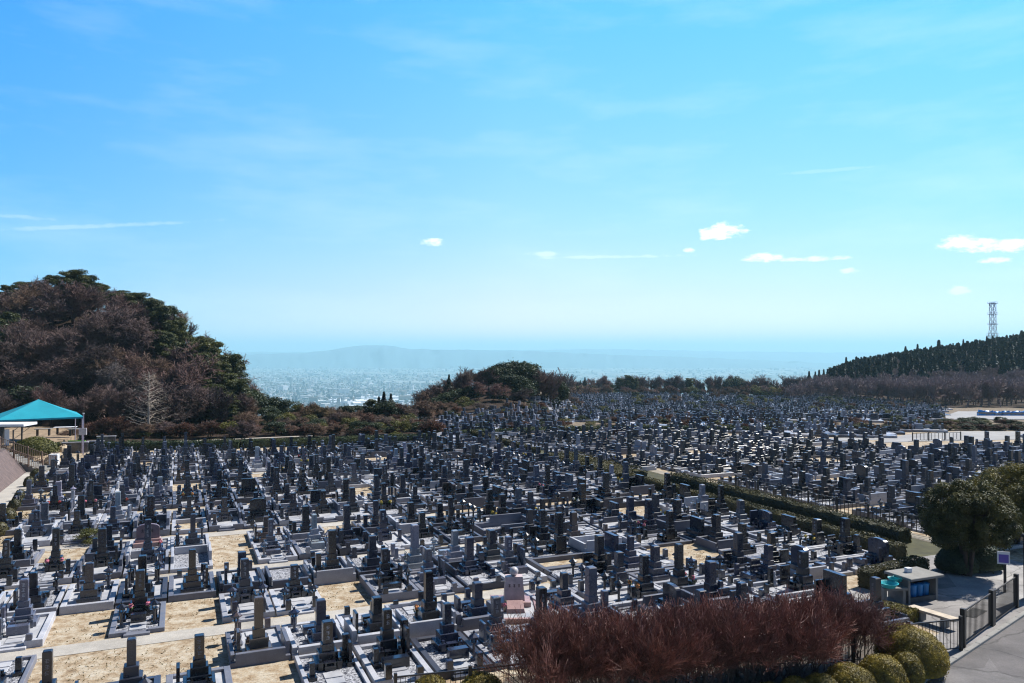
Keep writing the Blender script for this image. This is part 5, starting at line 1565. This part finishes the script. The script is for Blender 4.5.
for i, (u, d, s) in enumerate([(56, 70, .9), (61, 71, .7), (64, 76, .6)]):
    x, y = gd(u, d)
    me_ = MB(); q = np.random.RandomState(i+40)
    V = []; nu, nv = 10, 6
    for j in range(nv+1):
        ph = -.5+(pi/2+.5)*j/nv
        for a in range(nu):
            th = 2*pi*a/nu; k = s*(.85+.3*q.rand()); V.append((cos(th)*cos(ph)*k, sin(th)*cos(ph)*k, max(0, sin(ph)*k*.95+.1)))
    me_.add(V, [(j*nu+i_, j*nu+(i_+1) % nu, (j+1)*nu+(i_+1) % nu, (j+1)*nu+i_) for j in range(nv) for i_ in range(nu)])
    o = me_.obj('boulder', simple('tan_boulder_%d' % i, (.40, .32, .22), .9, scale=2), loc=(x, y, .0 if i < 2 else .3))
    tag(o, ['tan boulder at the foot of the steps', 'smaller tan boulder right of the steps', 'far tan boulder behind the steps'][i], 'rock', 'boulders by the steps')
def tent():
    cx, cy = gd(39, 78); ez = 3.62; pz = 5.28
    t = thing('tent_canopy', 'large turquoise pyramid tent canopy over the left terrace', 'tent', (cx, cy, 0), 0)
    cs = [(-.95, -5.1), (5.0, -.9), (.95, 5.1), (-5.0, .9)]
    q = MB(); nn = 8; V = []; Fc = []
    for k in range(4):     # four slightly sagging faces
        a, b = np.array(cs[k]), np.array(cs[(k+1) % 4]); base = len(V)
        for j in range(nn+1):
            f = j/nn
            for i in range(nn+1):
                g = i/nn; p = (a+(b-a)*g)*(1-f); z = ez+(pz-ez)*f - .10*sin(pi*f)*(.5+.5*sin(pi*g)) + .10*(abs(2*g-1)**2)*(1-f)*-1*0
                V.append((p[0], p[1], z))
        for j in range(nn):
            for i in range(nn): Fc.append((base+j*(nn+1)+i, base+j*(nn+1)+i+1, base+(j+1)*(nn+1)+i+1, base+(j+1)*(nn+1)+i))
    q.add(V, Fc); q.obj('canopy', M['teal'], t)
    q = MB()
    for k in range(4):
        a, b = cs[k], cs[(k+1) % 4]
        q.add([(a[0], a[1], ez+.002), (b[0], b[1], ez+.002), (b[0], b[1], ez-.16), (a[0], a[1], ez-.16)], [(0, 1, 2, 3)])
    q.obj('valance', M['teal'], t)
    for k in range(4):
        q = MB(); q.cyl(cs[k][0]*.97, cs[k][1]*.97, .0, .05, .05, ez-.05, 8); q.obj('pole', M['pylon'], t)
    q = MB()
    for k in range(4): q.bar((cs[k][0]*.97, cs[k][1]*.97, ez-.06), (cs[(k+1) % 4][0]*.97, cs[(k+1) % 4][1]*.97, ez-.06), .035); q.bar((cs[k][0]*.97, cs[k][1]*.97, ez-.06), (0, 0, pz-.1), .03)
    q.obj('frame', M['white'], t)
tent()
x, y = gd(8, 71)
t = thing('kiosk', 'small white-roofed kiosk under the turquoise tent', 'kiosk', (x, y, TZ), .1)
q = MB(); q.box(-.6, 0, 1.72, 5.2, 2.4, .22, .03); q.obj('roof', M['white'], t)
q = MB(); q.box(-1.8, .5, 0, 2.0, 1.2, 1.7); q.obj('wall', M['dark_metal'], t)
q = MB(); q.box(.36, -.75, 0, .38, .06, 1.45, .01); q.obj('white_panel', M['white'], t)
for xx in (-.1, 1.7):
    q = MB(); q.box(xx, -.9, 0, .10, .10, 1.7); q.obj('post', M['dark_metal'], t)
# picnic furniture and low wall seen beneath the tent
for i, (u, d, w) in enumerate([(44, 84, 1.6), (66, 86, 2.2), (76, 84, 1.4)]):
    x, y = gd(u, d); zt = 1.0
    t = thing('picnic_table', ['grey picnic table deepest under the tent', 'pale-topped picnic table at the tent edge', 'short grey table beside the tent pole'][i], 'table', (x, y, zt), .3)
    q = MB(); q.box(0, 0, .70, w, .8, .06, .01); q.obj('tabletop', M['white'] if i == 1 else M['concrete'], t)
    for s in (-1, 1):
        q = MB(); q.box(s*w*.35, 0, 0, .1, .6, .70); q.obj('leg', M['dark_metal'], t)
# notice pole
x, y = gd(84, 76)
t = thing('sign_pole', 'slim grey pole with a white sign box right of the tent', 'sign', (x, y, 0), .1)
q = MB(); q.cyl(0, 0, 0, .06, .05, 3.95, 8); q.obj('pole', M['pylon'], t)
q = MB(); q.box(-.02, -.08, 1.95, .72, .10, .66, .02); q.obj('sign_box', simple('pale_sign_face', (.62, .56, .56), .5), t)
q = MB(); q.cyl(0, 0, 3.95, .07, .10, .12, 8); q.obj('lamp_cap', M['white'], t)
# green signboard and dark walls
x, y = gd(77.5, 80)
t = thing('green_signboard', 'bright green signboard with a yellow patch behind the far left graves', 'sign', (x, y, 0), .05)
q = MB(); q.box(0, 0, .25, 1.75, .08, .70, .01); b_o = q.obj('board', M['lime'], t)
q = MB(); q.box(.45, -.046, .42, .7, .01, .36); q.obj('yellow_patch', simple('olive_yellow_print', (.38, .42, .05), .5), b_o)
for s in (-1, 1):
    q = MB(); q.box(s*.8, .05, 0, .06, .06, .95); q.obj('leg', M['white'], t)
for i, (u, d, w, h) in enumerate([(76, 77.5, 2.3, 1.0), (96, 79, 1.5, .95), (107, 84, 1.8, .9)]):
    x, y = gd(u, d)
    t = thing('grave_wall', ['dark stone wall with pale coping below the green signboard', 'dark stone wall right of the sign pole', 'low dark wall with violet-grey coping at the back left'][i], 'wall', (x, y, 0), .25)
    q = MB(); q.box(0, 0, 0, w, .2, h, .01); q.obj('wall', M['stone'], t, color=(.05, .052, .07)); q = MB(); q.box(0, 0, h+.002, w+.1, .3, .08, .01); q.obj('coping', M['kerb'], t, color=(.45, .45, .5))
# pale monument by the steps
x, y = gd(55, 68); t = thing('pale_stone_block', 'pale stone block at the end of the stair railing', 'stone', (x, y, 0), .2)
q = MB(); q.box(0, 0, 0, .9, .7, .18, .02); q.obj('base', M['concrete'], t); q = MB(); q.box(0, 0, .18, .7, .5, .95, .03); q.obj('block', M['white'], t)

# pale tombstone standing out in the middle field
# ------------------------------------------------------------------ blue sheeted stacks on the far car park
for i, (u, w, h) in enumerate([(981, 1.4, 1.3), (988, 2.0, 1.2), (997, 1.9, 1.0), (1005, 1.8, 1.15), (1014, 2.2, 1.05), (1021, 1.6, 1.1)]):
    x, y, z_ = gpt(u, 416.8)
    t = thing('sheeted_stack', f'stack under blue tarpaulin on the far car park, {nth(i+1)} from left', 'stack', (x, y, z_), R.uniform(-.2, .2), 'blue-sheeted stacks')
    q = MB(); V = []; nx = 7
    for ix in range(nx):
        for iy in range(4):
            e = (ix in (0, nx-1)) or (iy in (0, 3)); V.append(((ix/(nx-1)-.5)*w*1.25*(1.0 if e else .92), (iy/3-.5)*1.4*(1 if e else .9), 0.0 if e else h*R.uniform(.85, 1.1)))
    q.add(V, [(ix*4+iy, (ix+1)*4+iy, (ix+1)*4+iy+1, ix*4+iy+1) for ix in range(nx-1) for iy in range(3)]); q.obj('tarpaulin', M['blue_sheet'], t)
    q = MB(); q.box(0, 0, 0, w, 1.0, h*.7); q.obj('load', M['concrete'], t)
railing(gp(912, 441), gp(960, 440), .9, 'low dark railing along the pale far road', sp=.5, post=2.0, balr=.03)
